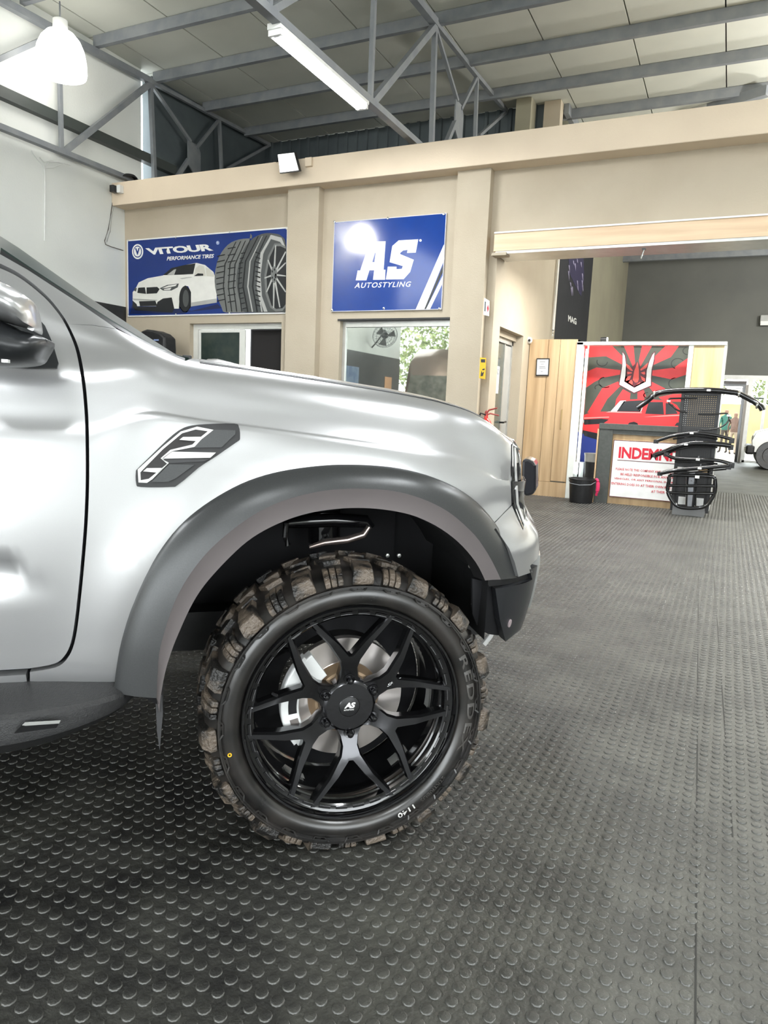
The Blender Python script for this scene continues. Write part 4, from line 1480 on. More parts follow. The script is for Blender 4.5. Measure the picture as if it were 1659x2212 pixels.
cali = obj('brake_caliper', arc_prism(232, 318, 0.135, 0.186, 0.086, 0.125), M_CAL, truck, bevel=0.006)
obj('caliper_bridge', arc_prism(226, 242, 0.10, 0.178, 0.084, 0.128, 4), M_CAL, cali, bevel=0.005)
obj('caliper_bridge', arc_prism(308, 324, 0.10, 0.178, 0.084, 0.128, 4), M_CAL, cali, bevel=0.005)
obj('caliper_window', arc_prism(262, 288, 0.142, 0.165, 0.0845, 0.09, 6), M_DARK, cali)
obj('caliper_window', arc_prism(246, 256, 0.142, 0.165, 0.0845, 0.09, 6), mat('caliper_recess', (0.18, 0.16, 0.15), 0.5), cali)
obj('brake_hose', MB().tube([ring_pt(5.5, 0.20, 0.12), ring_pt(5.4, 0.215, 0.16), ring_pt(5.2, 0.22, 0.2)], 0.008, 8), M_BLACK, cali, True)
obj('barrel_back', MB().lathe([(0.175, 0.20), (0.258, 0.235)], 48, (0, 0, HUB), 'y'), M_DARK, truck)
for ang, r0 in ((3.6, 0.235), (2.3, 0.24), (1.5, 0.24)):
    obj('barrel_weight', MB().sheet(arcband(ang, ang+0.25, 0.250, 0.256, 0.10, 0.13)), M_ALU, rim)
# the other wheels (plain)
for (x, y, sgn) in ((-3.27, 0.0, 1), (-3.27, 2*YM, -1), (0.0, 2*YM, -1)):
    w = MB().lathe([(r, yy*sgn+y) for r, yy in ((0.30, 0.02), (0.345, -0.012), (0.385, 0.01), (0.40, 0.05), (0.40, 0.22), (0.38, 0.26), (0.30, 0.25))], 48, (x, 0, HUB), 'y')
    w.v = [(a, b, max(c, 0.004)) for a, b, c in w.v]
    o = obj('tyre', w, M_TYRE, truck, True)
    obj('rim', MB().lathe([(0.302, 0.02*sgn+y), (0.29, 0.03*sgn+y), (0.1, 0.07*sgn+y), (0.001, 0.06*sgn+y)], 48, (x, 0, HUB), 'y'), M_RIM, truck, True)

# ================================================================ SIGNS ON THE FACADE
def board(name, px, label, cat, m_face, m_frame, fr_=0.018, th_=0.02, y=YF):
    """flat board on the facade from its four pixel corners (tl, tr, br, bl)"""
    P = [at(*p, 1, y-th_) for p in px]
    x0, x1 = (P[0][0]+P[3][0])/2, (P[1][0]+P[2][0])/2
    z0, z1 = (P[2][2]+P[3][2])/2, (P[0][2]+P[1][2])/2
    t = thing(name, (x0, y-th_, z0), label, cat)
    w, h = x1-x0, z1-z0
    obj('sign_face', MB().box(fr_, w-fr_, 0.004, th_, fr_, h-fr_), m_face, t)
    obj('sign_frame', MB().box(0, w, 0, th_, 0, fr_).box(0, w, 0, th_, h-fr_, h).box(0, fr_, 0, th_, fr_, h-fr_).box(w-fr_, w, 0, th_, fr_, h-fr_), m_frame, t)
    return t, w, h


s1, w1_, h1_ = board('tyre_sign', ((275, 517), (620, 492), (620, 680), (275, 682)), 'blue tyre advertising board with white car and two tyres on the tan wall', 'sign', M_BLUE, M_SIGNW)
f1 = lambda x, y, h: (lambda p: (p[0]-s1.location[0], 0.004-h, p[2]-s1.location[2]))(at(x, y, 1, YF-0.016))
Z = lambda pts: [(220+x/3.318, 360+y/3.318) for x, y in pts]
CRC = lambda pts: [(min(p[0], 220+1322/3.318), min(p[1], 360+1047/3.318)) for p in cr(Z(pts), 3, True)]
WC = mat('print_white', (0.80, 0.79, 0.74), 0.25)
GC = mat('print_grey', (0.42, 0.42, 0.40), 0.3)
DG = mat('print_dark_grey', (0.07, 0.075, 0.075), 0.25)
MG = mat('print_mid_grey', (0.16, 0.165, 0.16), 0.25)
BK = mat('print_black', (0.008, 0.009, 0.012), 0.22)
DB = mat('print_dark_blue', (0.006, 0.015, 0.08), 0.2)
TN_ = mat('print_cream', (0.62, 0.60, 0.53), 0.3)
ell = lambda cx, cy, a, b, n=36, rot=0.0: [(cx+a*math.cos(t)*math.cos(rot)-b*math.sin(t)*math.sin(rot), cy+a*math.cos(t)*math.sin(rot)+b*math.sin(t)*math.cos(rot)) for t in np.linspace(0, 2*PI, n+1)[:-1]]
FP = lambda name, outl, m, layer=0, t=s1, f=f1, **k: flat_print(name, outl, m, t, f, layer=layer, **k)
# ground shadow of the printed car
FP('print_shadow', [Z([(200, 1060), (225, 960), (520, 990), (640, 1035), (830, 985), (860, 1015), (620, 1040), (590, 1052), (200, 1055)])], DB)
FP('print_car_tyre_back', [Z([(550, 1000), (560, 880), (600, 850), (640, 890), (642, 1000), (610, 1045), (580, 1040)])], BK, 0)
car_body = [(222, 985), (222, 900), (245, 870), (265, 830), (330, 800), (440, 780), (500, 735), (580, 708), (680, 690), (740, 705), (800, 755), (815, 800), (822, 880), (825, 975), (760, 985), (640, 1003), (640, 900), (620, 858), (595, 852), (570, 880), (556, 960), (552, 1018), (500, 1018), (500, 1000), (230, 1000)]
FP('print_car_body', [Z(car_body)], WC, 1)
FP('print_car_glass', [Z([(440, 778), (500, 728), (590, 706), (672, 694), (655, 770), (560, 775)]), ], BK, 2)
FP('print_windscreen_shine', [Z([(470, 775), (520, 738), (535, 735), (520, 776)])], GC, 3)
FP('print_side_glass', [Z([(663, 785), (672, 730), (700, 706), (735, 715), (745, 785)]), Z([(752, 785), (745, 722), (775, 735), (805, 768), (806, 790)])], TN_, 2)
FP('print_car_mirror', [Z([(662, 785), (690, 765), (728, 768), (728, 782)])], BK, 3)
FP('print_grille', [Z([(256, 905), (262, 868), (310, 865), (318, 912)]), Z([(322, 912), (322, 866), (398, 862), (415, 878), (395, 908)])], BK, 2)
FP('print_headlamp', [Z([(415, 872), (470, 848), (553, 838), (545, 865), (500, 888), (440, 888)]), Z([(232, 890), (238, 868), (252, 872), (246, 895)])], DG, 2)
FP('print_headlamp_shine', [Z([(432, 872), (480, 852), (540, 843), (530, 856), (470, 868)]), Z([(445, 878), (500, 868), (490, 884), (450, 884)])], WC, 3)
FP('print_bumper_black', [Z([(400, 970), (440, 945), (502, 938), (520, 1018), (505, 1045), (240, 1030), (222, 1005), (222, 960), (250, 985), (256, 1005), (390, 1005)]), Z([(268, 965), (385, 962), (398, 998), (275, 1000)])], BK, 2)
FP('print_body_shade', [Z([(640, 975), (825, 945), (825, 975), (640, 1003)]), Z([(560, 800), (640, 790), (650, 792), (575, 806)]), Z([(222, 945), (400, 955), (392, 962), (230, 958)])], GC, 3)
FP('print_car_tyre', [Z(ell(598, 948, 42, 92))], BK, 3)
FP('print_car_wheel', [Z(ell(604, 945, 22, 62))], DG, 4)
# printed tyres
FP('print_tyre_rear', [CRC([(1075, 515), (985, 522), (905, 560), (840, 650), (810, 780), (820, 900), (860, 1010), (890, 1046), (1060, 1046), (1060, 520)])], MG, 2)
FP('print_tyre_front', [CRC([(1240, 480), (1150, 482), (1060, 535), (1000, 640), (968, 780), (975, 900), (1005, 1000), (1035, 1046), (1290, 1046), (1322, 1000), (1322, 580), (1290, 500)])], DG, 3)
for k in range(4):
    xo = 870+k*36
    FP('print_tread_groove', [Z([(xo+90-k*2, 540-k*4), (xo+96-k*2, 538-k*4), (xo+18, 700), (xo+6, 860), (xo+30, 1040), (xo+24, 1040), (xo, 860), (xo+11, 700)])], BK, 4)
for k in range(9):
    FP('print_tread_sipe', [Z([(822+2*abs(k-4), 640+k*40), (880+abs(k-4), 628+k*40), (880+abs(k-4), 634+k*40), (822+2*abs(k-4), 647+k*40)]), Z([(905, 585+k*48), (960, 575+k*48), (960, 581+k*48), (905, 591+k*48)])], BK, 5)
for k in range(4):
    xo = 1010+k*34
    FP('print_tread_groove', [Z([(xo+110-k*4, 500-k*2), (xo+115-k*4, 499-k*2), (xo+25, 680), (xo+9, 860), (xo+42, 1040), (xo+34, 1042), (xo, 860), (xo+17, 680)])], GC if k % 2 else BK, 5)
for k in range(12):
    FP('print_tread_sipe', [Z([(978+(k-5)**2*0.9, 620+k*36), (1006+(k-5)**2*0.9, 614+k*36), (1006+(k-5)**2*0.9, 619+k*36), (978+(k-5)**2*0.9, 626+k*36)]), Z([(1105, 610+k*34), (1140, 622+k*34), (1138, 630+k*34), (1103, 617+k*34)])], BK, 6)
FP('print_sidewall_shine', [Z([(1215, 490), (1290, 510), (1322, 590), (1322, 600), (1280, 540), (1215, 520), (1160, 620), (1140, 780), (1150, 930), (1190, 1040), (1165, 1040), (1128, 930), (1120, 780), (1140, 620)])], GC, 6)
FP('print_rim', [Z([(1322, 575), (1280, 552), (1240, 552), (1195, 640), (1168, 780), (1175, 910), (1210, 1010), (1250, 1040), (1300, 1035), (1322, 1005)])], MG, 7)
FP('print_rim_dark', [Z([(1322, 590), (1285, 572), (1245, 572), (1208, 650), (1184, 780), (1190, 900), (1220, 995), (1252, 1020), (1298, 1015), (1322, 985)])], BK, 8)
hub_ = (1238, 775)
for (ex, ey) in ((1250, 565), (1322, 610), (1322, 690), (1322, 785), (1322, 900), (1280, 1010), (1235, 1015), (1185, 900), (1170, 800), (1195, 670)):
    d = np.array([ex-hub_[0], ey-hub_[1]], float)
    n = np.array([-d[1], d[0]])/np.linalg.norm(d)
    FP('print_rim_spoke', [Z([tuple(np.array(hub_)+n*7), tuple(np.array(hub_)-n*7), (ex-n[0]*4, ey-n[1]*4), (ex+n[0]*4, ey+n[1]*4)])], GC, 9)
FP('print_rim_hub', [Z(ell(1238, 775, 22, 60))], MG, 10)
FP('print_rim_nut', [Z(ell(1238+14*math.cos(t), 775+38*math.sin(t), 4, 9, 10)) for t in np.linspace(0, 2*PI, 6)[:-1]]+[Z(ell(1250, 785, 7, 16, 14))], BK, 11)
# lettering
TXT = lambda name, s, m, a, b, c, layer=1, t=s1, f=f1, **k: text_print(name, s, m, t, f, Z([a])[0], Z([b])[0], Z([c])[0], layer=layer, **k)
TXT('sign_lettering', 'VITOUR', M_SIGNW, (330, 634), (802, 602), (312, 585), bold=0.045, shear=0.0, spacing=0.95)
TXT('sign_subtitle', 'PERFORMANCE TIRES', M_SIGNW, (466, 674), (800, 654), (472, 646), bold=0.025, shear=0.0)
FP('logo_ring', [Z(ell(257, 609, 40, 54))], M_SIGNW, 0)
FP('logo_ring_inner', [Z(ell(257, 609, 31, 43))], M_BLUE, 1)
FP('logo_disc', [Z(ell(257, 609, 26, 36))], M_SIGNW, 2)
TXT('logo_letter', 'V', M_BLUE, (240, 634), (274, 631), (240, 586), layer=3, bold=0.05)
TXT('registered_mark', 'R', M_SIGNW, (826, 552), (838, 551), (826, 538), layer=1)
FP('registered_ring', [Z(ell(831, 546, 12, 14, 20))], mat('print_pale_blue', (0.3, 0.4, 0.7), 0.3), 0)
for (x, y) in ((190, 528), (532, 508), (916, 467), (1325, 445), (190, 1058), (532, 1058), (916, 1048), (1322, 1045)):
    p = f1(*Z([(x, y)])[0], 0)
    obj('sign_screw', MB().lathe([(0.001, -0.010), (0.010, -0.008), (0.013, 0.0)], 12, (p[0], 0.0, p[2]), 'y'), M_ALU, s1, True)

s2, w2_, h2_ = board('shop_sign', ((720, 478), (963, 462), (955, 670), (718, 672)), 'glossy blue shop board with big white letters above the mirror-like window', 'sign', mat('sign_blue_gloss', (0.003, 0.040, 0.25), 0.09, spec=0.5, col2=(0.003, 0.036, 0.23), nscale=3), mat('thin_white_edge', (0.6, 0.6, 0.66), 0.3), 0.008, 0.03)
f2 = lambda x, y, h: (lambda p: (p[0]-s2.location[0], 0.004-h, p[2]-s2.location[2]))(at(x, y, 1, YF-0.026))
Y2 = lambda pts: [(660+x/3.318, 400+y/3.318) for x, y in pts]
FS = lambda name, outl, m, layer=0, **k: flat_print(name, [Y2(o) for o in outl], m, s2, f2, layer=layer, **k)
FS('letter_a', [[(460, 405), (574, 402), (560, 606), (573, 606), (570, 678), (484, 678), (492, 610), (458, 610), (436, 682), (360, 682), (374, 612), (392, 612), (452, 432), (455, 420)]], M_SIGNW)
FS('letter_a_counter', [[(497, 486), (503, 486), (494, 552), (479, 552)]], mat('sign_blue_gloss', (0, 0, 0)), 1)
FS('letter_s', [[(668, 396), (808, 388), (790, 484), (728, 486), (731, 464), (700, 468), (680, 484), (678, 494), (776, 535), (750, 622), (703, 674), (576, 676), (590, 584), (652, 584), (652, 602), (690, 600), (698, 580), (603, 552), (622, 436)]], M_SIGNW)
text_print('sign_subtitle', 'AUTOSTYLING', M_SIGNW, s2, f2, Y2([(350, 738)])[0], Y2([(748, 728)])[0], Y2([(362, 700)])[0], bold=0.012, layer=0, spacing=1.15)
FS('white_stripe', [[(992, 425), (996, 530), (850, 892), (788, 894)], [(988, 640), (984, 700), (892, 890), (862, 892)]], M_SIGNW)
FS('dark_stripe', [[(992, 560), (990, 610), (862, 890), (850, 892)]], BK, 1)
FS('registered_mark', [ell(824, 396, 9, 9, 16)], M_SIGNW)
for (x, y) in ((210, 262), (592, 238), (992, 208), (192, 895), (563, 882), (962, 885)):
    p = f2(*Y2([(x, y)])[0], 0)
    obj('sign_screw', MB().lathe([(0.001, -0.012), (0.014, -0.010), (0.018, 0.0)], 12, (p[0], -0.0, p[2]), 'y'), M_CHROME, s2, True)

# small signs and stickers
def card(name, px, axis, val, th_, m, label, cat, sgn=-1):
    P = [at(*p, axis, val+sgn*th_) for p in px]
    c = sum(P)/4
    t = thing(name, tuple(c), label, cat)
    d = [0, 0, 0]
    d[axis] = -sgn*th_*0.9
    obj('card', MB().prism([rel(t, p) for p in P], d), m, t)
    return t


yp = YF-0.13
tk = card('toilet_sign', ((1046, 643), (1057, 650), (1056, 683), (1044, 680)), 1, yp, 0.01, M_PAPER, 'small white toilet sign on the edge of the tan pilaster', 'sign')
fk = lambda x, y, h: (lambda p: (p[0]-tk.location[0], -h, p[2]-tk.location[2]))(at(x, y, 1, yp-0.01))
flat_print('sign_figure', [[(1047.5, 651), (1049.5, 652), (1048.5, 673), (1046.5, 672)]], BK, tk, fk)
flat_print('sign_arrow', [[(1054.5, 658), (1056, 667), (1053.5, 675), (1052, 665)]], M_REDTXT, tk, fk)
yk = card('yellow_sticker', ((1037, 772), (1050, 773), (1048, 819), (1035, 817)), 1, yp, 0.004, M_YELLOW, 'yellow vertical warning sticker on the tan pilaster', 'sticker')
fk2 = lambda x, y, h: (lambda p: (p[0]-yk.location[0], -h, p[2]-yk.location[2]))(at(x, y, 1, yp-0.004))
flat_print('sticker_print', [[(1039, 776), (1048, 776), (1048, 783), (1039, 783)], [(1039, 806), (1041, 800), (1042, 806), (1046, 802), (1043, 812), (1038, 813)], [(1042, 797), (1047, 796), (1047, 799), (1042, 800)]], BK, yk, fk2)

# fire extinguisher at the corner
exx = at(1052, 872, 1, YF-0.21)
ext = thing('fire_extinguisher', (exx[0], YF-0.21, 0.62), 'red fire extinguisher hanging on the tan pilaster above the bonnet tip', 'extinguisher')
obj('cylinder_body', MB().lathe([(0.001, 0), (0.07, 0.01), (0.075, 0.03), (0.075, 0.42), (0.06, 0.47), (0.025, 0.50), (0.02, 0.55)], 24), mat('extinguisher_red', (0.65, 0.03, 0.02), 0.3, coat=0.5), ext, True)
obj('valve_handle', MB().tube([(0, 0, 0.55), (0.03, 0, 0.60), (0.13, 0, 0.63)], 0.01, 8).tube([(0, 0, 0.54), (0.05, 0, 0.56), (0.16, 0, 0.54)], 0.009, 8).lathe([(0.001, 0.52), (0.02, 0.53), (0.02, 0.58), (0.001, 0.6)], 12), mat('valve_red', (0.35, 0.05, 0.04), 0.4), ext, True)
obj('hose', MB().tube([(0, -0.02, 0.54), (-0.06, -0.04, 0.56), (-0.10, -0.02, 0.45), (-0.09, 0, 0.2)], 0.011, 8), M_BLACK, ext, True)
obj('wall_hook', MB().box(-0.02, 0.02, 0.05, 0.082, 0.4, 0.46), M_STEEL, ext)

# cameras and cables
cc = thing('security_camera', at(247, 409, 1, YF-0.34), 'black and white security camera on the left end of the tan beam', 'camera')
obj('camera_housing', MB().box(-0.04, 0.04, -0.06, 0.04, -0.05, 0.05), M_BLACK, cc, bevel=0.008)
obj('camera_base', MB().box(0.04, 0.11, 0.0, 0.08, -0.05, 0.06), M_WHITEP, cc, bevel=0.008)
cd2 = thing('dome_camera', at(1142, 735, 1, 10.42), 'tiny white dome camera beside the office door, on the corner of the wooden booth', 'camera')
obj('dome_body', MB().lathe([(0.001, -0.045), (0.03, -0.038), (0.048, -0.01), (0.05, 0.02), (0.03, 0.05)], 20, (0, 0, 0), 'y'), M_WHITEP, cd2, True)
obj('dome_lens', MB().lathe([(0.001, -0.05), (0.015, -0.046), (0.02, -0.035)], 14, (0.02, -0.005, -0.005), 'y'), M_BLACKGLOSS, cd2, True)
obj('mount', MB().box(-0.05, 0.02, 0.02, 0.08, -0.04, 0.04), M_WHITEP, cd2)
cb = thing('wall_cable', at(240, 420, 0, XL+0.01), 'loose dark cable looping down the white wall below the beam end', 'cable')
obj('cable_strand', MB().tube([rel(cb, at(*p, 0, XL+0.012)) for p in ((244, 430), (240, 460), (234, 495), (226, 520), (228, 528), (240, 533), (266, 541))], 0.006, 6), mat('cable_brown', (0.12, 0.10, 0.08), 0.6), cb, True)
obj('cable_strand', MB().tube([rel(cb, at(*p, 0, XL+0.012)) for p in ((262, 432), (248, 436), (241, 470), (238, 500), (231, 522))], 0.004, 6), mat('cable_grey', (0.4, 0.39, 0.36), 0.6), cb, True)
cb2 = thing('cable_bundle', at(95, 345, 0, -8.80), 'white cable bundle tied to the truss chord on the left wall', 'cable')
for q in (((68, 325), (82, 345), (92, 355), (96, 365)), ((96, 366), (105, 350), (125, 350), (152, 356)), ((94, 362), (115, 362), (140, 352)), ((86, 340), (95, 350), (112, 346)), ((95, 360), (97, 380), (97, 430), (96, 520))):
    obj('cable_strand', MB().tube([rel(cb2, at(*p, 0, -8.81)) for p in q], 0.008, 6), M_WHITEP, cb2, True)
bp_ = thing('round_lid', at(280, 385, 1, YF-0.1), 'flat black round lid lying on the left end of the beam', 'lid')
obj('cap_shell', MB().lathe([(0.001, 0.05), (0.08, 0.045), (0.11, 0.02), (0.12, 0)], 20), M_BLACK, bp_, True)

# black hood of a wheel balancer before the facade
wb = thing('wheel_balancer', (-7.9, 8.3, 0), 'black wheel balancer with rounded hood standing before the tan wall at left', 'machine')
hp = [at(*p, 1, 8.1) for p in ((300, 722), (304, 715), (315, 711), (330, 713), (345, 719), (355, 728), (356, 752), (356, 800), (300, 800))]
obj('wheel_guard', MB().prism([rel(wb, p) for p in hp], (0, 0.25, 0)), M_BLACK, wb, bevel=0.03)
hx0, hx1 = hp[0][0]-wb.location[0], hp[6][0]-wb.location[0]
obj('machine_cabinet', MB().box(hx0, hx1+0.3, -0.2, 0.3, 0.0, 1.3), mat('machine_grey', (0.12, 0.12, 0.13), 0.5), wb, bevel=0.02)
obj('hood_badge', MB().prism([rel(wb, at(*p, 1, 8.095)) for p in ((332, 733), (343, 733), (343, 736), (332, 736))], (0, -0.002, 0)), mat('print_pale_blue', (0, 0, 0)), wb)

# tall banner high on the inner wall
bn = thing('wall_banner', (XI, 16.4, 2.4), 'tall black printed banner on the olive inner wall above the wooden booth', 'banner')
y0_, y1_ = 14.5, 18.2
obj('banner_sheet', MB().box(0.02, 0.05, y0_-16.4, y1_-16.4, 0.0, 3.4), mat('banner_black', (0.012, 0.013, 0.018), 0.4, col2=(0.02, 0.02, 0.028)), bn)
obj('banner_edge', MB().box(0.0, 0.07, y0_-16.46, y0_-16.4, 0.0, 3.4), BK, bn)
fb = lambda x, y, h: (lambda p: (0.052+h, p[1]-16.4, p[2]-2.4))(at(x, y, 0, XI+0.052))
PU = mat('print_purple', (0.035, 0.028, 0.085), 0.4)
LV = mat('print_lavender', (0.42, 0.38, 0.55), 0.4)
rng = random.Random(5)
flat_print('banner_art', [[(1228, 548), (1260, 548), (1262, 600), (1255, 640), (1240, 612), (1230, 590)]], PU, bn, fb, layer=0)
sh_ = []
for k in range(16):
    x = 1226+rng.random()*32
    y = 550+rng.random()*75
    sh_.append([(x, y), (x+2.2, y+1), (x+2.6, y+9+rng.random()*14), (x+0.8, y+6)])
flat_print('banner_art_light', sh_, LV, bn, fb, layer=1)
text_print('banner_lettering', 'MAG', M_SIGNW, bn, fb, (1227, 694), (1245, 702), (1227, 680), bold=0.04, layer=1)
pp = thing('conduit_pipe', at(1188, 560, 0, XS+0.02), 'thin white conduit running down the end of the inner wall above the booth', 'pipe')
obj('pipe_run', MB().tube([rel(pp, (XS+0.03, 11.80, 4.3)), rel(pp, (XS+0.03, 11.80, 2.55)), rel(pp, (XS+0.05, 11.72, 2.45))], 0.02, 8), M_WHITEP, pp, True)

# ================================================================ RECEPTION BOOTH
bo = thing('reception_booth', (-2.0, 10.5, 0), 'oak laminate booth with white framed mural standing behind the indemnity counter', 'booth')
B = lambda x0, x1, y0, y1, z0, z1: MB().box(x0+2.0, x1+2.0, y0-10.5, y1-10.5, z0, z1)
XA, XB_ = XS+0.01, -2.06
obj('closet_panel', B(XA, -2.47, 10.5, 10.54, 0.22, 2.27), M_WOOD, bo)
obj('closet_panel', B(-2.465, -2.30, 10.5, 10.54, 0.22, 2.27), M_WOOD, bo)
obj('closet_door', B(-2.295, XB_, 10.505, 10.54, 0.235, 2.27), M_WOOD, bo)
obj('door_pull', B(-2.21, -2.195, 10.495, 10.505, 1.0, 1.28), mat('brass_pull', (0.45, 0.33, 0.15), 0.35, metal=0.6), bo)
obj('closet_plinth', B(XA, XB_, 10.49, 10.54, 0.0, 0.215), M_WOOD, bo)
obj('closet_side', B(XB_-0.03, XB_, 10.54, 11.0, 0.0, 2.27), M_WOOD, bo)
obj('closet_top', B(XA, XB_, 10.54, 11.0, 2.24, 2.27), M_WOOD, bo)
obj('booth_post', B(XB_, -1.97, 10.48, 10.60, 0, 2.23), mat('white_frame', (0.80, 0.84, 0.80), 0.3), bo, bevel=0.004)
obj('booth_post', B(XB_+0.11, -1.93, 10.70, 10.75, 0, 2.2), M_ALU, bo)
XR0, XR1 = -0.53, -0.13
obj('booth_post', B(XR0-0.06, XR0, 10.50, 10.62, 0, 2.23), mat('white_frame', (0, 0, 0)), bo, bevel=0.004)
obj('top_rail', B(XB_, XR1, 10.48, 10.62, 2.19, 2.235), mat('white_frame', (0, 0, 0)), bo, bevel=0.004)
obj('oak_panel', B(XR0, XR1-0.03, 10.52, 10.56, 0, 2.19), mat('pale_oak_laminate', (0.66, 0.54, 0.30), 0.4, col2=(0.50, 0.37, 0.17), nscale=2.0, stretch=(6, 6, 0.4), detail=6), bo)
obj('panel_edge', B(XR1-0.03, XR1, 10.50, 11.2, 0, 2.235), M_SIGNW, bo)
ym = 11.0
obj('mural_board', B(-2.0, XR0, ym, ym+0.03, 0.0, 2.2), mat('mural_dark_green', (0.035, 0.045, 0.035), 0.4, col2=(0.07, 0.08, 0.06), nscale=2.5, detail=5), bo)
fm = lambda x, y, h: (lambda p: (p[0]+2.0, ym-10.5-h, p[2]))(at(x, y, 1, ym))
MU = lambda pts: [(1280+x/7.213, 740+y/7.213) for x, y in pts]
MZ = lambda pts: [(1100+x/2.968, 700+y/2.968) for x, y in pts]
FM = lambda name, outl, m, layer=0: flat_print(name, outl, m, bo, fm, layer=layer, th=0.001)
rays = [MZ([(472, 140), (660, 140), (724, 205), (722, 258), (620, 206), (472, 216)]),
        MU([(490, 55), (640, 55), (662, 320), (636, 395)]), MU([(770, 55), (925, 55), (745, 375), (722, 280)]),
        MU([(1135, 55), (1345, 55), (1220, 225), (945, 350), (970, 215)]), MU([(1590, 170), (1552, 468), (1240, 575), (920, 512), (920, 435), (1270, 390)]),
        MZ([(468, 425), (466, 318), (560, 278), (720, 296), (720, 322), (600, 345), (545, 372)]),
        MU([(400, 605), (428, 680), (230, 880), (120, 1075), (0, 1110), (-80, 1090), (150, 712)]),
        MU([(475, 725), (592, 790), (580, 885), (480, 890), (350, 990), (370, 880)]), MU([(700, 752), (800, 742), (832, 840), (780, 885), (700, 885)]),
        MU([(930, 615), (1135, 718), (1000, 765), (940, 765), (888, 700)]),
        MU([(1030, 850), (1250, 805), (1500, 800), (1500, 925), (1180, 920), (1060, 880)])]
FM('mural_ray', rays, M_RED, 0)
swirl = []
for (cx_, cy_, r_) in ((150, 300, 90), (1330, 330, 110), (1300, 640, 120), (200, 620, 110), (90, 700, 60), (850, 820, 60), (1480, 130, 80)):
    a0 = rng.random()*3
    t = np.linspace(a0, a0+3.6, 14)
    swirl.append(MU([(cx_+r_*math.cos(q), cy_+r_*math.sin(q)*0.8) for q in t]+[(cx_+(r_-16)*math.cos(q), cy_+(r_-16)*math.sin(q)*0.8) for q in t[::-1]]))
FM('mural_swirl', swirl, mat('mural_black_swirl', (0.012, 0.015, 0.012), 0.4), 0)
emb = [(470, 155), (500, 200), (522, 350), (512, 520), (492, 608), (650, 705), (832, 610), (845, 430), (890, 290), (935, 190), (965, 155), (955, 260), (920, 420), (908, 560), (906, 668), (648, 780), (420, 655), (445, 480), (468, 330)]
eo = [(462, 130), (515, 190), (540, 350), (525, 520), (640, 690), (820, 590), (835, 430), (880, 280), (925, 175), (978, 130), (970, 280), (935, 420), (925, 560), (922, 680), (648, 800), (408, 665), (430, 480), (456, 330)]
FM('emblem_dark', [MU([(520, 330), (600, 400), (700, 290), (760, 420), (870, 300), (840, 440), (828, 610), (648, 700), (495, 600), (520, 480)]), MU(eo)], mat('mural_maroon', (0.10, 0.006, 0.015), 0.4), 1)
FM('emblem_white', [MU(emb)], M_SIGNW, 2)
FM('emblem_petal', [MU(q) for q in ([(703, 305), (722, 420), (722, 570), (700, 620), (665, 622), (625, 580), (650, 440)], [(525, 330), (575, 362), (632, 440), (600, 440), (535, 390)], [(540, 455), (612, 462), (612, 480), (545, 495)], [(520, 570), (555, 525), (608, 512), (575, 580), (520, 600)],
                    [(560, 620), (605, 575), (625, 610), (622, 660)], [(862, 315), (845, 390), (750, 440), (745, 415)], [(748, 470), (815, 452), (820, 490), (800, 500)], [(745, 515), (820, 560), (815, 612), (770, 580)], [(680, 658), (745, 612), (735, 640)])], mat('mural_coral', (0.85, 0.09, 0.07), 0.4), 3)
# printed red hatchback
FM('mural_car_body', [MZ([(462, 590), (500, 575), (560, 562), (650, 562), (700, 500), (730, 485), (870, 480), (1000, 490), (1040, 500), (1075, 520), (1115, 580), (1118, 655), (470, 655), (468, 640)]), MZ([(470, 655), (1118, 655), (1118, 700), (480, 700)])], mat('mural_car_red', (0.72, 0.03, 0.035), 0.35), 2)
FM('mural_car_glass', [MZ([(690, 560), (735, 495), (870, 488), (840, 562)]), MZ([(872, 575), (895, 500), (985, 500), (992, 580)]), MZ([(1003, 580), (1003, 505), (1050, 515), (1080, 575)])], BK, 3)
FM('mural_windscreen_shine', [MZ([(650, 560), (712, 492), (750, 490), (690, 560)]), MZ([(832, 562), (862, 492), (870, 494), (846, 562)])], M_SIGNW, 3)
FM('mural_car_grille', [MZ([(478, 612), (590, 606), (640, 612), (600, 640), (480, 645)]), MZ([(470, 680), (590, 705), (590, 740), (560, 740), (482, 716)]), MZ([(755, 650), (770, 632), (800, 626), (822, 635), (830, 652)]), MZ([(1060, 652), (1075, 632), (1100, 632), (1110, 652)])], BK, 3)
FM('mural_car_highlight', [MZ([(480, 600), (640, 594), (640, 599), (480, 606)]), MZ([(640, 560), (850, 566), (850, 571), (620, 566)]), MZ([(990, 586), (1110, 580), (1112, 588), (860, 596)])], mat('mural_pink', (0.9, 0.35, 0.33), 0.4), 3)
FM('mural_headlamp', [MZ(ell(471, 622, 9, 17, 16))], M_SIGNW, 4)
FM('mural_blue_field', [MZ([(440, 690), (480, 705), (560, 742), (620, 742), (620, 1000), (430, 910)])], mat('mural_blue', (0.012, 0.035, 0.26), 0.4), 1)
FM('mural_orange_glow', [MZ([(470, 310), (490, 300), (500, 390), (470, 420)])], mat('mural_orange', (0.9, 0.12, 0.02), 0.4), 1)
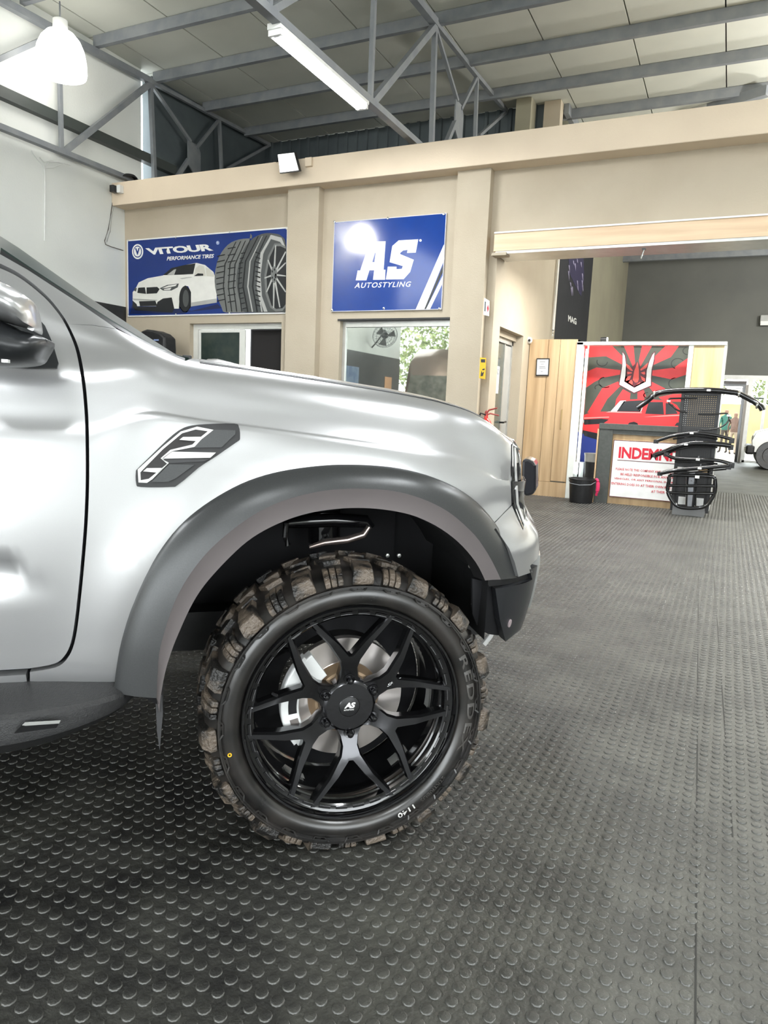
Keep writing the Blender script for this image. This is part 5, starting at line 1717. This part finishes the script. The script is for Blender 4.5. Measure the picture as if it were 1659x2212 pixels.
# framed certificate
ce = thing('certificate_frame', tuple(at(1172, 793, 1, 10.48)), 'black framed certificate hanging on the oak booth side', 'frame')
cp = [at(*p, 1, 10.48) for p in ((1159, 774), (1187, 774), (1185, 812), (1157, 812))]
obj('frame_border', MB().prism([rel(ce, p) for p in cp], (0, 0.019, 0)), M_BLACK, ce)
c0 = sum(cp)/4
obj('certificate_paper', MB().prism([rel(ce, (p-c0)*0.86+c0+np.array([0, -0.002, 0])) for p in cp], (0, 0.002, 0)), mat('certificate_white', (0.78, 0.82, 0.88), 0.4), ce)
fc = lambda x, y, h: (lambda p: rel(ce, (p[0], 10.4775-h, p[2])))(at(x, y, 1, 10.48))
flat_print('certificate_text', [[(1166, 781), (1178, 781), (1178, 782), (1166, 782)], [(1168, 786), (1175, 786), (1175, 786.7), (1168, 786.7)], [(1165, 792), (1178, 792), (1178, 793), (1165, 793)], [(1165, 795), (1179, 795), (1179, 795.8), (1165, 795.8)], [(1168, 802), (1173, 802), (1173, 802.7), (1168, 802.7)]], MG, ce, fc)
# small spot on the booth top
sp = thing('spot_lamp', (-1.72, 10.55, 2.235), 'tiny white spotlight lying on the top rail of the booth', 'light')
obj('spot_body', MB().lathe([(0.001, -0.03), (0.03, -0.03), (0.035, 0.05), (0.02, 0.06)], 14, (0, 0, 0.036), 'x'), M_BLACK, sp, True)
obj('spot_lens', MB().lathe([(0.001, 0.075), (0.03, 0.07), (0.032, 0.05)], 14, (0, 0, 0.036), 'x'), M_SIGNW, sp, True)
ld = tag(obj('led_strip', MB().box(-1.965, -1.94, 10.66, 10.68, 0.35, 2.15), mat('led_lit', (1, 1, 1), 0.4, emit=(0.9, 1, 0.97), estr=4)), 'lit white light strip down the left post of the booth', 'light')

# indemnity counter
co_ = thing('reception_counter', (-1.6, 10.35, 0), 'dark grey and oak reception counter carrying the indemnity notice', 'counter')
C_ = lambda x0, x1, y0, y1, z0, z1: MB().box(x0+1.6, x1+1.6, y0-10.35, y1-10.35, z0, z1)
GRC = mat('counter_dark_grey', (0.055, 0.062, 0.056), 0.5, col2=(0.07, 0.075, 0.07), nscale=30)
obj('worktop', C_(-1.63, -0.10, 10.29, 10.47, 1.03, 1.11), GRC, co_, bevel=0.004)
obj('counter_leg', C_(-1.62, -1.44, 10.30, 10.36, 0, 1.03), GRC, co_, bevel=0.003)
obj('counter_edge', C_(-1.645, -1.625, 10.29, 10.36, 0, 1.03), M_WOOD, co_)
obj('counter_front', C_(-1.44, -0.15, 10.34, 10.38, 0, 1.03), mat('counter_oak', (0.50, 0.35, 0.19), 0.45, col2=(0.36, 0.24, 0.12), nscale=2.2, stretch=(5.5, 5.5, 0.35), detail=6), co_)
obj('counter_header', C_(-1.44, -0.15, 10.31, 10.34, 0.97, 1.03), GRC, co_)
obj('counter_side', C_(-0.20, -0.14, 10.34, 10.46, 0, 1.03), mat('counter_mid_grey', (0.14, 0.14, 0.14), 0.5), co_)
nb = thing('indemnity_notice', (-1.42, 10.315, 0.10), 'white indemnity notice board with red heading fixed to the counter front', 'notice')
nx1 = at(1560, 960, 1, 10.335)[0]
obj('notice_board', MB().box(0, 1.12, 0.0, 0.018, 0, 0.79), M_PAPER, nb)
obj('notice_border', MB().box(0.0, 1.12, -0.002, 0.0, 0.0, 0.008).box(0, 1.12, -0.002, 0, 0.782, 0.79).box(0, 0.008, -0.002, 0, 0.008, 0.782).box(1.112, 1.12, -0.002, 0, 0.008, 0.782), mat('dark_maroon', (0.12, 0.02, 0.03), 0.5), nb)
fn = lambda x, y, h: (x, -0.002-h, y)
text_print('notice_heading', 'INDEMNITY', M_REDTXT, nb, fn, (0.08, 0.545), (1.0, 0.545), (0.08, 0.70), bold=0.035, spacing=0.95)
flat_print('heading_rule', [[(0.07, 0.512), (1.02, 0.512), (1.02, 0.520), (0.07, 0.520)]], mat('dark_maroon', (0, 0, 0)), nb, fn)
for i, (tx_, xa, xb) in enumerate((('PLEASE NOTE THIS COMPANY AND/OR ITS STAFF CANNOT', 0.06, 1.06), ('BE HELD RESPONSIBLE FOR ANY DAMAGE TO', 0.13, 1.0), ('VEHICLES, OR ANY PERSONAL INJURY. PERSONS', 0.05, 1.06), ('ENTERING DOES SO AT THEIR OWN RISK AND VEHICLES', 0.02, 1.08), ('AT THEIR OWNERS RISK', 0.55, 1.0))):
    z = 0.375-i*0.068
    text_print('notice_line', tx_, M_REDTXT, nb, fn, (xa, z), (xb, z), (xa, z+0.034), bold=0.015, res=1)

# ================================================================ ACCESSORY RACK
rk = thing('display_rack', (-0.36, 9.96, 0), 'freestanding black mesh display rack carrying car styling bars', 'rack')
obj('rack_base', MB().box(-0.19, 0.19, -0.20, 0.20, 0.0, 0.03).box(-0.19, 0.19, -0.21, -0.195, 0, 0.12), mat('rack_base_grey', (0.20, 0.20, 0.20), 0.4, metal=0.4), rk, bevel=0.004)
for s in (-0.21, 0.21):
    obj('rack_upright', MB().box(s-0.02, s+0.02, -0.02, 0.02, 0.03, 1.55), M_BLACK, rk)
obj('rack_rail', MB().box(-0.21, 0.21, -0.015, 0.015, 1.52, 1.56), M_BLACK, rk)
obj('rack_rail', MB().box(-0.21, 0.21, -0.015, 0.015, 0.60, 0.64), M_BLACK, rk)
obj('backing_sheet', MB().box(-0.19, 0.19, 0.02, 0.026, 0.62, 1.0).box(-0.19, 0.19, 0.02, 0.026, 0.05, 0.55), mat('mesh_black', (0.03, 0.03, 0.032), 0.5), rk)
gm = MB()
for k in range(16):
    x = -0.19+0.38*k/15
    gm.box(x-0.0100, x+0.0100, -0.004, 0.0, 0.64, 1.52)
for k in range(36):
    z = 0.65+0.87*k/35
    gm.box(-0.19, 0.19, -0.001, 0.003, z-0.0090, z+0.0090)
tag(obj('wire_mesh', gm, mat('mesh_black', (0, 0, 0)), rk), kind='stuff')
obj('centre_light', MB().box(-0.035, 0.03, -0.16, -0.10, 0.03, 0.56), mat('rack_strip', (0.38, 0.39, 0.42), 0.3, metal=0.3), rk)
for i, (x0_, z0_) in enumerate(((-0.14, 0.12), (0.06, 0.12))):
    obj('price_card', MB().box(x0_, x0_+0.10, -0.03, -0.025, z0_, z0_+0.10), M_PAPER, rk)

RY = 9.80
RZ2 = lambda pts: [(1280+x/5.184, 820+y/5.184) for x, y in pts]


def styled_bar(name, px, r, label, cat, y=RY, m=M_BLACKGLOSS, flat=1.0, ends=None, grp=None):
    P = [at(*p, 1, y) for p in px]
    c = P[len(P)//2]
    t = thing(name, tuple(c), label, cat, grp)
    path = [rel(t, p) for p in cr(P, 4)]
    obj('bar_tube', MB().tube(path, r, 10, flat=flat), m, t, True)
    tg = path[len(path)//2]
    obj('price_tag', MB().box(tg[0]-0.022, tg[0]+0.022, tg[1]-r*1.1-0.006, tg[1]-r*1.1, tg[2]-0.012, tg[2]+0.012), M_SIGNW, t)
    return t


rb = styled_bar('sports_bar', RZ2([(500, 318), (610, 240), (700, 165), (800, 138), (1000, 122), (1200, 118), (1400, 125), (1560, 142), (1640, 158), (1790, 235), (1880, 300), (1905, 345)]), 0.036, 'big gloss black roll bar on top of the display rack', 'bar')
for q in ((690, 165), (1640, 160), (1840, 285)):
    p = at(*RZ2([q])[0], 1, RY)
    obj('joint_collar', MB().lathe([(0.040, -0.012), (0.046, -0.006), (0.046, 0.006), (0.040, 0.012)], 16, rel(rb, p), 'x'), M_CHROME, rb, True)
styled_bar('rear_hoop', RZ2([(1170, 205), (1050, 208), (880, 212), (858, 222), (856, 262), (900, 300), (955, 345), (1060, 372)]), 0.012, 'thin black hoop bar hanging left under the roll bar', 'bar', y=9.84)
styled_bar('wing_mirror_arm', RZ2([(1180, 385), (1300, 388), (1400, 384), (1490, 378), (1525, 402), (1515, 470), (1440, 530), (1330, 558), (1220, 560)]), 0.010, 'thin curved black side step bracket sticking out right of the rack', 'bar', y=9.84)
for i, (pts, r_, lab) in enumerate(((((712, 690), (900, 628), (1050, 606), (1180, 598), (1400, 628), (1560, 668)), 0.022, 'topmost of the long curved black bumper bars on the rack'),
                                    (((700, 845), (830, 800), (960, 745), (1150, 712), (1400, 722), (1550, 742)), 0.032, 'second curved black bumper bar down the rack, its left end drooping'),
                                    (((825, 835), (920, 880), (1180, 895), (1400, 905), (1560, 945)), 0.022, 'third curved black bumper bar down the rack, its right end drooping'),
                                    (((755, 1050), (950, 1012), (1200, 992), (1500, 965), (1525, 960)), 0.026, 'lowest of the long black bumper bars, just above the grille guard'))):
    tb_ = styled_bar('bumper_bar', RZ2(pts), r_, lab, 'bar', y=RY-0.055*i, grp='long black bumper bars on the rack')
    P = at(*RZ2([pts[-1]])[0], 1, RY-0.055*i)
    obj('end_bracket', MB().box(-0.03, 0.03, -0.02, 0.02, -0.05, 0.015), M_BLACK, tb_, bevel=0.004).location = rel(tb_, P)
    P = at(*RZ2([pts[0]])[0], 1, RY-0.055*i)
    obj('end_bracket', MB().box(-0.03, 0.03, -0.02, 0.02, -0.03, 0.02), M_BLACK, tb_, bevel=0.004).location = rel(tb_, P)
    tg_ = at(*RZ2([pts[len(pts)//2]])[0], 1, RY-0.055*i)
    obj('hanging_hook', MB().tube([rel(tb_, tg_), rel(tb_, (tg_[0], 9.925, tg_[2]+0.03))], 0.008, 6), M_STEEL, tb_)
    # lower lip of the bar
    q2 = [rel(tb_, at(*p, 1, RY-0.055*i-0.01)) for p in cr(RZ2([(x, y+38) for x, y in pts[1:-1]]), 4)]
    obj('lower_lip', MB().tube(q2, 0.010, 8), M_BLACKGLOSS, tb_, True)
gg = thing('grille_guard', tuple(at(1495, 1060, 1, RY-0.13)), 'rounded black grille guard with cross bars at the foot of the rack', 'guard')
lo_ = [rel(gg, at(*p, 1, RY-0.13)) for p in cr(RZ2([(880, 1072), (1110, 1075), (1345, 1088), (1372, 1150), (1370, 1250), (1330, 1340), (1260, 1420), (1110, 1440), (960, 1420), (880, 1340), (840, 1240), (855, 1140)]), 4, True)]
obj('guard_loop', MB().tube(lo_, 0.024, 10, True), M_BLACKGLOSS, gg, True)
for pts in (((845, 1185), (1100, 1190), (1372, 1190)), ((845, 1265), (1100, 1275), (1370, 1275))):
    obj('cross_bar', MB().tube([rel(gg, at(*p, 1, RY-0.13)) for p in RZ2(pts)], 0.020, 10), M_BLACKGLOSS, gg, True)
for x in (1060, 1160):
    obj('vertical_bar', MB().tube([rel(gg, at(*p, 1, RY-0.12)) for p in RZ2([(x, 1080), (x-10, 1430)])], 0.012, 8), M_BLACKGLOSS, gg, True)
p = at(*RZ2([(1172, 1090)])[0], 1, RY-0.16)
obj('price_tag', MB().box(-0.025, 0.025, -0.004, 0.004, -0.018, 0.018), M_SIGNW, gg).location = rel(gg, p)

hz_ = at(1495, 1040, 1, RY-0.13)
obj('hanging_hook', MB().tube([rel(gg, hz_), rel(gg, (-0.36, 9.805, hz_[2]))], 0.010, 6), M_STEEL, gg)
# bins beside the counter
b1 = thing('black_bucket', (-1.765, 10.12, 0), 'low black bucket on the floor in front of the booth', 'bucket')
obj('bucket_body', MB().lathe([(0.001, 0.005), (0.15, 0.005), (0.155, 0.02), (0.178, 0.32), (0.188, 0.325), (0.188, 0.34), (0.172, 0.34), (0.150, 0.03), (0.001, 0.025)], 32), M_BLACK, b1, True, angle=40)
obj('bucket_handle', MB().tube([(-0.19, 0, 0.31), (-0.14, -0.14, 0.27), (0, -0.20, 0.26), (0.14, -0.14, 0.27), (0.19, 0, 0.31)], 0.005, 6), M_STEEL, b1, True)
b2 = thing('tall_bin', (-1.70, 10.62, 0), 'tall black bin with clear liner rim behind the low bucket', 'bin')
obj('bin_body', MB().lathe([(0.001, 0.0), (0.11, 0.0), (0.145, 0.56), (0.001, 0.56)], 28), M_BLACK, b2, True, angle=40)
obj('bin_liner', MB().lathe([(0.145, 0.55), (0.150, 0.63), (0.158, 0.67), (0.150, 0.67), (0.142, 0.60)], 28), mat('grey_liner', (0.35, 0.35, 0.33), 0.3), b2, True)
wbx = tag(obj('white_carton', MB().box(-0.09, 0.12, -0.08, 0.08, 0, 0.30), mat('carton_white', (0.75, 0.80, 0.80), 0.4)), 'white carton standing behind the low black bucket', 'box')
wbx.location = (-1.985, 10.78, 0.22)
bs_ = tag(obj('low_stool', MB().box(-0.12, 0.12, -0.12, 0.12, 0.18, 0.22).box(-0.12, -0.09, -0.11, -0.08, 0, 0.18).box(0.09, 0.12, -0.11, -0.08, 0, 0.18).box(-0.12, -0.09, 0.08, 0.11, 0, 0.18).box(0.09, 0.12, 0.08, 0.11, 0, 0.18), M_BLACK), 'low black stool under the white carton', 'stool')
bs_.location = (-1.985, 10.78, 0)
pk = tag(obj('pink_cloth', MB().tube(cr([(0, 0, 0.34), (0.03, -0.02, 0.33), (0.045, -0.03, 0.25), (0.04, -0.03, 0.17), (0.03, -0.02, 0.12)], 4), [0.012]*2+[0.02]*4+[0.026]*6+[0.018]*5, 8), mat('pink_cloth', (0.70, 0.03, 0.12), 0.8)), 'crumpled pink cloth hung over the rim of the low bucket', 'cloth')
pk.location = (-1.765+0.175, 10.12, 0)

# ================================================================ FAR END: glazed doors, car, people outside
WF = mat('white_door_frame', (0.85, 0.86, 0.86), 0.35)
d2 = tag(thing('door_2', (0, YB, 0), None, None), kind='structure')
fx = lambda px: at(px, 905, 1, YB)[0]
obj('door_head', MB().box(-0.72, 3.6, 0, 0.15, 2.50, 2.62), WF, d2)
for x, w_ in ((fx(1541), 0.10), (fx(1612), 0.14), (fx(1648), 0.08), (1.7, 0.08), (2.6, 0.08), (3.52, 0.08)):
    obj('door_post', MB().box(x-w_/2, x+w_/2, 0, 0.12, 0, 2.5), WF, d2)
obj('door_sill', MB().box(fx(1612), 3.6, 0, 0.12, 0, 0.06), WF, d2)
xa, xb = fx(1545)+0.03, fx(1608)-0.05
obj('black_door_frame', MB().box(xb-0.10, xb, -0.10, 0.0, 0, 2.42).box(xa, xb, -0.08, 0, 2.28, 2.44).box(xa, xb-0.1, -0.06, 0, 2.22, 2.24), M_BLACKGLOSS, d2)
obj('open_door_leaf', MB().box(xb-0.02, xb+0.05, -0.75, -0.05, 0.03, 2.30), mat('grey_door_leaf', (0.30, 0.28, 0.26), 0.4), d2)
for x0, x1 in ((fx(1612)+0.07, fx(1648)-0.04), (fx(1648)+0.04, 1.66), (1.74, 2.56), (2.64, 3.48)):
    obj('pane', MB().box(x0, x1, 0.05, 0.056, 0.06, 2.5), M_GLASS, d2)
obj('glazing_bar', MB().box(fx(1612)+0.07, fx(1648)-0.04, 0.03, 0.08, 1.92, 1.97), mat('green_bar', (0.10, 0.13, 0.11), 0.5), d2)
# outside
og = tag(obj('forecourt', MB().box(-12, 16, YB+0.25, 60, -0.08, -0.02), mat('pale_paving', (0.25, 0.235, 0.19), 0.8, col2=(0.20, 0.19, 0.155), nscale=1)), kind='structure')
gw = tag(obj('garden_wall', MB().box(-10, 14, 40, 40.3, -0.02, 2.1), mat('sunlit_wall', (0.36, 0.29, 0.15), 0.8, col2=(0.27, 0.22, 0.11), nscale=0.8)), 'low sunlit yellow garden wall outside beyond the glazed doors', 'wall')
LEAF = mat('hedge_leaf', (0.10, 0.15, 0.05), 0.6, col2=(0.30, 0.33, 0.14), nscale=3)
BARK = mat('bark', (0.12, 0.09, 0.06), 0.8)


def tree(loc, h, r, label, seed):
    t = thing('leafy_tree', loc, label, 'tree')
    obj('trunk', MB().tube([(0, 0, 0), (0.05, 0, h*0.3), (-0.05, 0.05, h*0.6)], [0.14, 0.10, 0.06], 8), BARK, t, True)
    rg = random.Random(seed)
    vs, fs = [], []
    for k in range(4200):
        u, v = rg.random()*2*PI, math.acos(rg.uniform(-1, 1))
        q = rg.random()**0.4*r
        c = Vector((q*math.sin(v)*math.cos(u), q*math.sin(v)*math.sin(u), h*0.6+q*math.cos(v)*1.0))
        a = Vector((rg.gauss(0, 1), rg.gauss(0, 1), rg.gauss(0, 1))).normalized()*0.10
        b = a.cross(Vector((rg.gauss(0, 1), rg.gauss(0, 1), rg.gauss(0, 1)))).normalized()*0.06
        n = len(vs)
        vs += [c-a, c+b, c+a, c-b]
        fs.append((n, n+1, n+2, n+3))
    f = obj('foliage', MB().add(vs, fs), LEAF, t, fix=False)
    tag(f, kind='stuff')
    return t


tree((-2.5, 44, 0), 5.5, 2.2, 'leafy tree behind the garden wall, left one through the open door', 1)
tree((3.0, 45, 0), 5.0, 2.2, 'leafy tree behind the garden wall, right one through the glazed doors', 2)
tree((-13.5, -5.5, 0), 6.5, 2.8, 'leafy tree reflected in the mirror-like office window', 3)
tree((-12.0, -12.5, 0), 6.0, 2.6, 'second leafy tree behind, reflected in the office window', 4)


def figure(loc, rz, shirt, legs, label, hgt=1.72, arm=0.1):
    t = thing('person', loc, label, 'person', rz=rz)
    k = hgt/1.72
    me = bpy.data.meshes.new('body')
    J = [(0, 0, 0.95), (0, 0, 1.15), (0, 0.0, 1.38), (0, 0, 1.50), (0, 0.02, 1.58), (0, 0.02, 1.70),
         (0.17, 0, 1.40), (0.24, 0, 1.12), (0.22, 0.10+arm, 0.90), (0.21, 0.15+arm, 0.82),
         (-0.17, 0, 1.40), (-0.24, 0, 1.12), (-0.23, 0.06, 0.88), (-0.22, 0.08, 0.80),
         (0.09, 0, 0.90), (0.10, 0.04, 0.50), (0.11, -0.06, 0.08), (0.12, 0.10, 0.04),
         (-0.09, 0, 0.90), (-0.10, -0.02, 0.50), (-0.11, 0.05, 0.08), (-0.12, 0.20, 0.04)]
    Rr = [0.15, 0.14, 0.16, 0.055, 0.09, 0.095, 0.06, 0.045, 0.035, 0.04, 0.06, 0.045, 0.035, 0.04, 0.09, 0.06, 0.045, 0.04, 0.09, 0.06, 0.045, 0.04]
    E_ = [(0, 1), (1, 2), (2, 3), (3, 4), (4, 5), (2, 6), (6, 7), (7, 8), (8, 9), (2, 10), (10, 11), (11, 12), (12, 13), (0, 14), (14, 15), (15, 16), (16, 17), (0, 18), (18, 19), (19, 20), (20, 21)]
    me.from_pydata([tuple(c*k for c in j) for j in J], E_, [])
    o = link('body', me, None, t)
    md = o.modifiers.new('skin', 'SKIN')
    for i, sv in enumerate(me.skin_vertices[0].data):
        sv.radius = (Rr[i]*k, Rr[i]*k*0.8)
        sv.use_root = i == 0
    o.modifiers.new('sub', 'SUBSURF').levels = 1
    o.modifiers['sub'].render_levels = 1
    mb_ = mat('clothes_'+shirt[0], shirt[1], 0.8)
    # cloth over skin by height, procedurally
    nt = mb_.node_tree
    if 'hgt' not in nt.nodes:
        b = nt.nodes['Principled BSDF']
        tc = nt.nodes.new('ShaderNodeTexCoord')
        sx_ = nt.nodes.new('ShaderNodeSeparateXYZ')
        sx_.name = 'hgt'
        r = nt.nodes.new('ShaderNodeValToRGB')
        r.color_ramp.interpolation = 'CONSTANT'
        els = [(0.0, (0.03, 0.02, 0.02)), (0.05, legs), (0.50, shirt[1]), (0.83, (0.20, 0.12, 0.08)), (0.945, (0.02, 0.015, 0.01))]
        r.color_ramp.elements[0].color = (*els[0][1], 1)
        r.color_ramp.elements[1].position = els[1][0]
        r.color_ramp.elements[1].color = (*els[1][1], 1)
        for p_, c_ in els[2:]:
            e = r.color_ramp.elements.new(p_)
            e.color = (*c_, 1)
        dv = nt.nodes.new('ShaderNodeMath')
        dv.operation = 'DIVIDE'
        dv.inputs[1].default_value = 1.82*k
        nt.links.new(tc.outputs['Object'], sx_.inputs[0])
        nt.links.new(sx_.outputs['Z'], dv.inputs[0])
        nt.links.new(dv.outputs[0], r.inputs[0])
        nt.links.new(r.outputs[0], b.inputs['Base Color'])
    me.materials.append(mb_)
    for p_ in me.polygons:
        p_.use_smooth = True
    return t


pq = at(1566, 947, 2, -0.02)
figure((at(1566, 930, 1, 31)[0], 31, -0.02), 0.4, ('green', (0.03, 0.12, 0.09)), (0.05, 0.04, 0.03), 'person in a green top standing outside left of the open door frame', 1.72)
figure((at(1586, 930, 1, 30)[0], 30, -0.02), -0.3, ('brown', (0.13, 0.08, 0.06)), (0.30, 0.24, 0.18), 'person in brown standing outside nearest the black door frame', 1.60)

# white car at the right edge, inside by the doors
cx0 = at(1624, 950, 1, 21.1)
vc = thing('white_car', (cx0[0]+0.5, 22.0, 0), 'white car cut by the right edge of the view before the glazed doors', 'car')
ccar = MB()
prof = [(-0.45, 0.45), (-0.50, 0.75), (-0.42, 0.98), (-0.1, 1.08), (0.35, 1.15), (0.75, 1.62), (1.2, 1.72), (2.6, 1.74), (2.9, 1.2), (3.6, 1.1), (3.65, 0.45)]
rows = []
for y, k in ((-0.85, 0.97), (-0.80, 1.0), (0.80, 1.0), (0.85, 0.97)):
    rows.append([(x*k, y, z if z < 0.5 else (0.5+(z-0.5)*k)) for x, z in prof])
ccar.sheet(rows).add(rows[0], [tuple(range(len(prof)))]).add(rows[-1], [tuple(range(len(prof)))[::-1]])
obj('car_body', ccar, mat('white_car_paint', (0.80, 0.82, 0.82), 0.25, coat=1), vc, True, angle=30, bevel=0.04)
obj('windscreen', MB().sheet([[(0.38, -0.72, 1.19), (0.76, -0.66, 1.61)], [(0.38, 0.72, 1.19), (0.76, 0.66, 1.61)]]), M_BLACKGLOSS, vc)
obj('front_bumper', MB().box(-0.62, -0.40, -0.88, 0.88, 0.38, 0.62), M_BLACK, vc, bevel=0.05)
obj('headlamp', MB().box(-0.50, -0.36, -0.80, -0.55, 0.72, 0.88), M_CHROME, vc, bevel=0.03)
for x in (0.0, 2.8):
    for y in (-0.88, 0.66):
        w = obj('wheel', MB().lathe([(0.001, 0.02), (0.20, 0.02), (0.22, 0.0), (0.36, 0.0), (0.38, 0.03), (0.38, 0.20), (0.3, 0.22)], 32, (x, y, 0.38), 'y'), M_TYRE, vc, True)
obj('wing_mirror', MB().box(0.45, 0.62, -1.05, -0.86, 1.15, 1.30), M_BLACK, vc, bevel=0.03)
obj('number_plate', MB().box(-0.64, -0.62, -0.2, 0.2, 0.45, 0.56), M_SIGNW, vc)
mw = thing('wall_light', tuple(at(1650, 690, 1, YB-0.1)), 'small grey wall light high on the far grey wall at the right edge', 'light')
obj('light_body', MB().box(-0.10, 0.3, -0.08, 0.1, -0.12, 0.12), mat('pale_grey_metal', (0.45, 0.46, 0.45), 0.4), mw, bevel=0.02)
obj('light_lens', MB().box(-0.08, 0.28, -0.10, -0.08, -0.18, -0.06), M_SIGNW, mw)
hb_ = tag(obj('header_beam', MB().box(XI, 12, 23.2, 23.35, 5.85, 6.05), M_STEEL), 'dark steel beam under the roof before the far grey wall', 'beam')
# hinge pin under the timber header
hk = thing('ceiling_hook', tuple(at(1391, 540, 1, YF-0.02)), 'small metal hook hanging under the timber header', 'hook')
obj('hook_plate', MB().box(-0.02, 0.02, -0.02, 0.02, 0.0, 0.03), M_STEEL, hk)
obj('hook_rod', MB().tube([(0, 0, 0.0), (-0.01, 0, -0.03), (-0.025, 0, -0.09)], 0.008, 6), M_CHROME, hk, True)

# ================================================================ BEHIND THE CAMERA (seen mirrored in the office window)
fan = thing('wall_fan', (XL+0.45, 0.35, 3.05), 'black wall fan on the white left wall, mirrored in the office window', 'fan')
cg = MB()
nrm = Vector((0.5, 0.55, -0.45)).normalized()
ax = nrm.cross(Vector((0, 0, 1))).normalized()
ay = ax.cross(nrm)
for r_, off in ((0.33, 0), (0.25, 0.05), (0.16, 0.075), (0.33, -0.05)):
    cg.tube([Vector(nrm*off)+ax*r_*math.cos(t)+ay*r_*math.sin(t) for t in np.linspace(0, 2*PI, 25)[:-1]], 0.006, 6, True)
for k in range(24):
    t = 2*PI*k/24
    d = ax*math.cos(t)+ay*math.sin(t)
    cg.tube([nrm*0.09+d*0.04, nrm*0.05+d*0.25, d*0.33, nrm*-0.05+d*0.33, nrm*-0.08+d*0.1], 0.003, 4)
obj('fan_cage', cg, M_STEEL, fan, True)
bl_ = MB()
for k in range(3):
    t = 2*PI*k/3
    d = ax*math.cos(t)+ay*math.sin(t)
    e = ax*math.cos(t+0.8)+ay*math.sin(t+0.8)
    bl_.add([d*0.04, d*0.29, e*0.28+nrm*0.03, e*0.05+nrm*0.02], [(0, 1, 2, 3)])
obj('fan_blades', bl_, mat('fan_grey', (0.2, 0.2, 0.2), 0.4), fan)
obj('fan_motor', MB().tube([nrm*-0.02, nrm*-0.2], 0.09, 14), M_BLACK, fan, True)
obj('fan_arm', MB().tube([nrm*-0.2, (-0.3, -0.1, -0.15), (-0.44, -0.12, -0.28)], 0.02, 8), M_BLACK, fan, True)
px1 = tag(obj('blue_poster', MB().box(0, 0.01, -0.35, 0.35, -0.55, 0.55), mat('poster_blue', (0.10, 0.17, 0.32), 0.5, col2=(0.25, 0.33, 0.45), nscale=4)), 'blue poster on the black dado, mirrored in the office window', 'poster')
px1.location = (XL+0.013, 1.3, 1.65)
px2 = tag(obj('exit_sign', MB().box(0, 0.01, -0.22, 0.22, -0.20, 0.20), mat('sign_orange_cream', (0.85, 0.45, 0.22), 0.5)), 'small orange sign on the black dado, mirrored in the office window', 'sign')
px2.location = (XL+0.013, -0.85, 1.85)
van = thing('bronze_van', (-7.5, -3.1, 0), 'bronze van parked by the left wall, mirrored in the office window', 'van')
rows = []
for y, zs, w_ in ((0.0, 0.75, 0.92), (0.05, 0.95, 0.97), (0.15, 1.25, 1.0), (0.45, 2.55, 0.95), (0.8, 2.9, 0.93), (4.2, 2.98, 0.93), (4.25, 2.7, 0.92)):
    yy = 2.2-y
    rows.append([(-w_, yy, 0.35), (-w_, yy, min(zs, 1.3)), (-w_*0.94, yy, zs-0.12), (-w_*0.8, yy, zs), (w_*0.8, yy, zs), (w_*0.94, yy, zs-0.12), (w_, yy, min(zs, 1.3)), (w_, yy, 0.35)])
vm = MB().sheet(rows)
vm.add(rows[0], [tuple(range(8))]).add(rows[-1], [tuple(range(8))[::-1]])
obj('van_body', vm, mat('bronze_paint', (0.22, 0.15, 0.12), 0.3, metal=0.5, coat=0.8), van, True, angle=40)
obj('windscreen', MB().add([(-0.86, 2.06, 1.30), (0.86, 2.06, 1.30), (0.78, 1.765, 2.45), (-0.78, 1.765, 2.45)], [(0, 1, 2, 3)]), mat('mottled_windscreen', (0.25, 0.24, 0.20), 0.12, col2=(0.12, 0.12, 0.10), nscale=6), van)  # glass colour varies in pale and dark blotches
obj('front_bumper', MB().box(-0.95, 0.95, 2.15, 2.3, 0.3, 0.6), M_BLACK, van, bevel=0.03)
for x in (-0.55, 0.5):
    obj('headlamp', MB().box(x, x+0.2, 2.14, 2.22, 0.75, 0.92), M_CHROME, van, bevel=0.02)
for x in (-0.93, 0.73):
    for y in (1.4, -1.3):
        obj('wheel', MB().lathe([(0.001, 0), (0.33, 0.0), (0.35, 0.03), (0.35, 0.17), (0.33, 0.2), (0.001, 0.2)], 28, (x, y, 0.35), 'x'), M_TYRE, van, True)
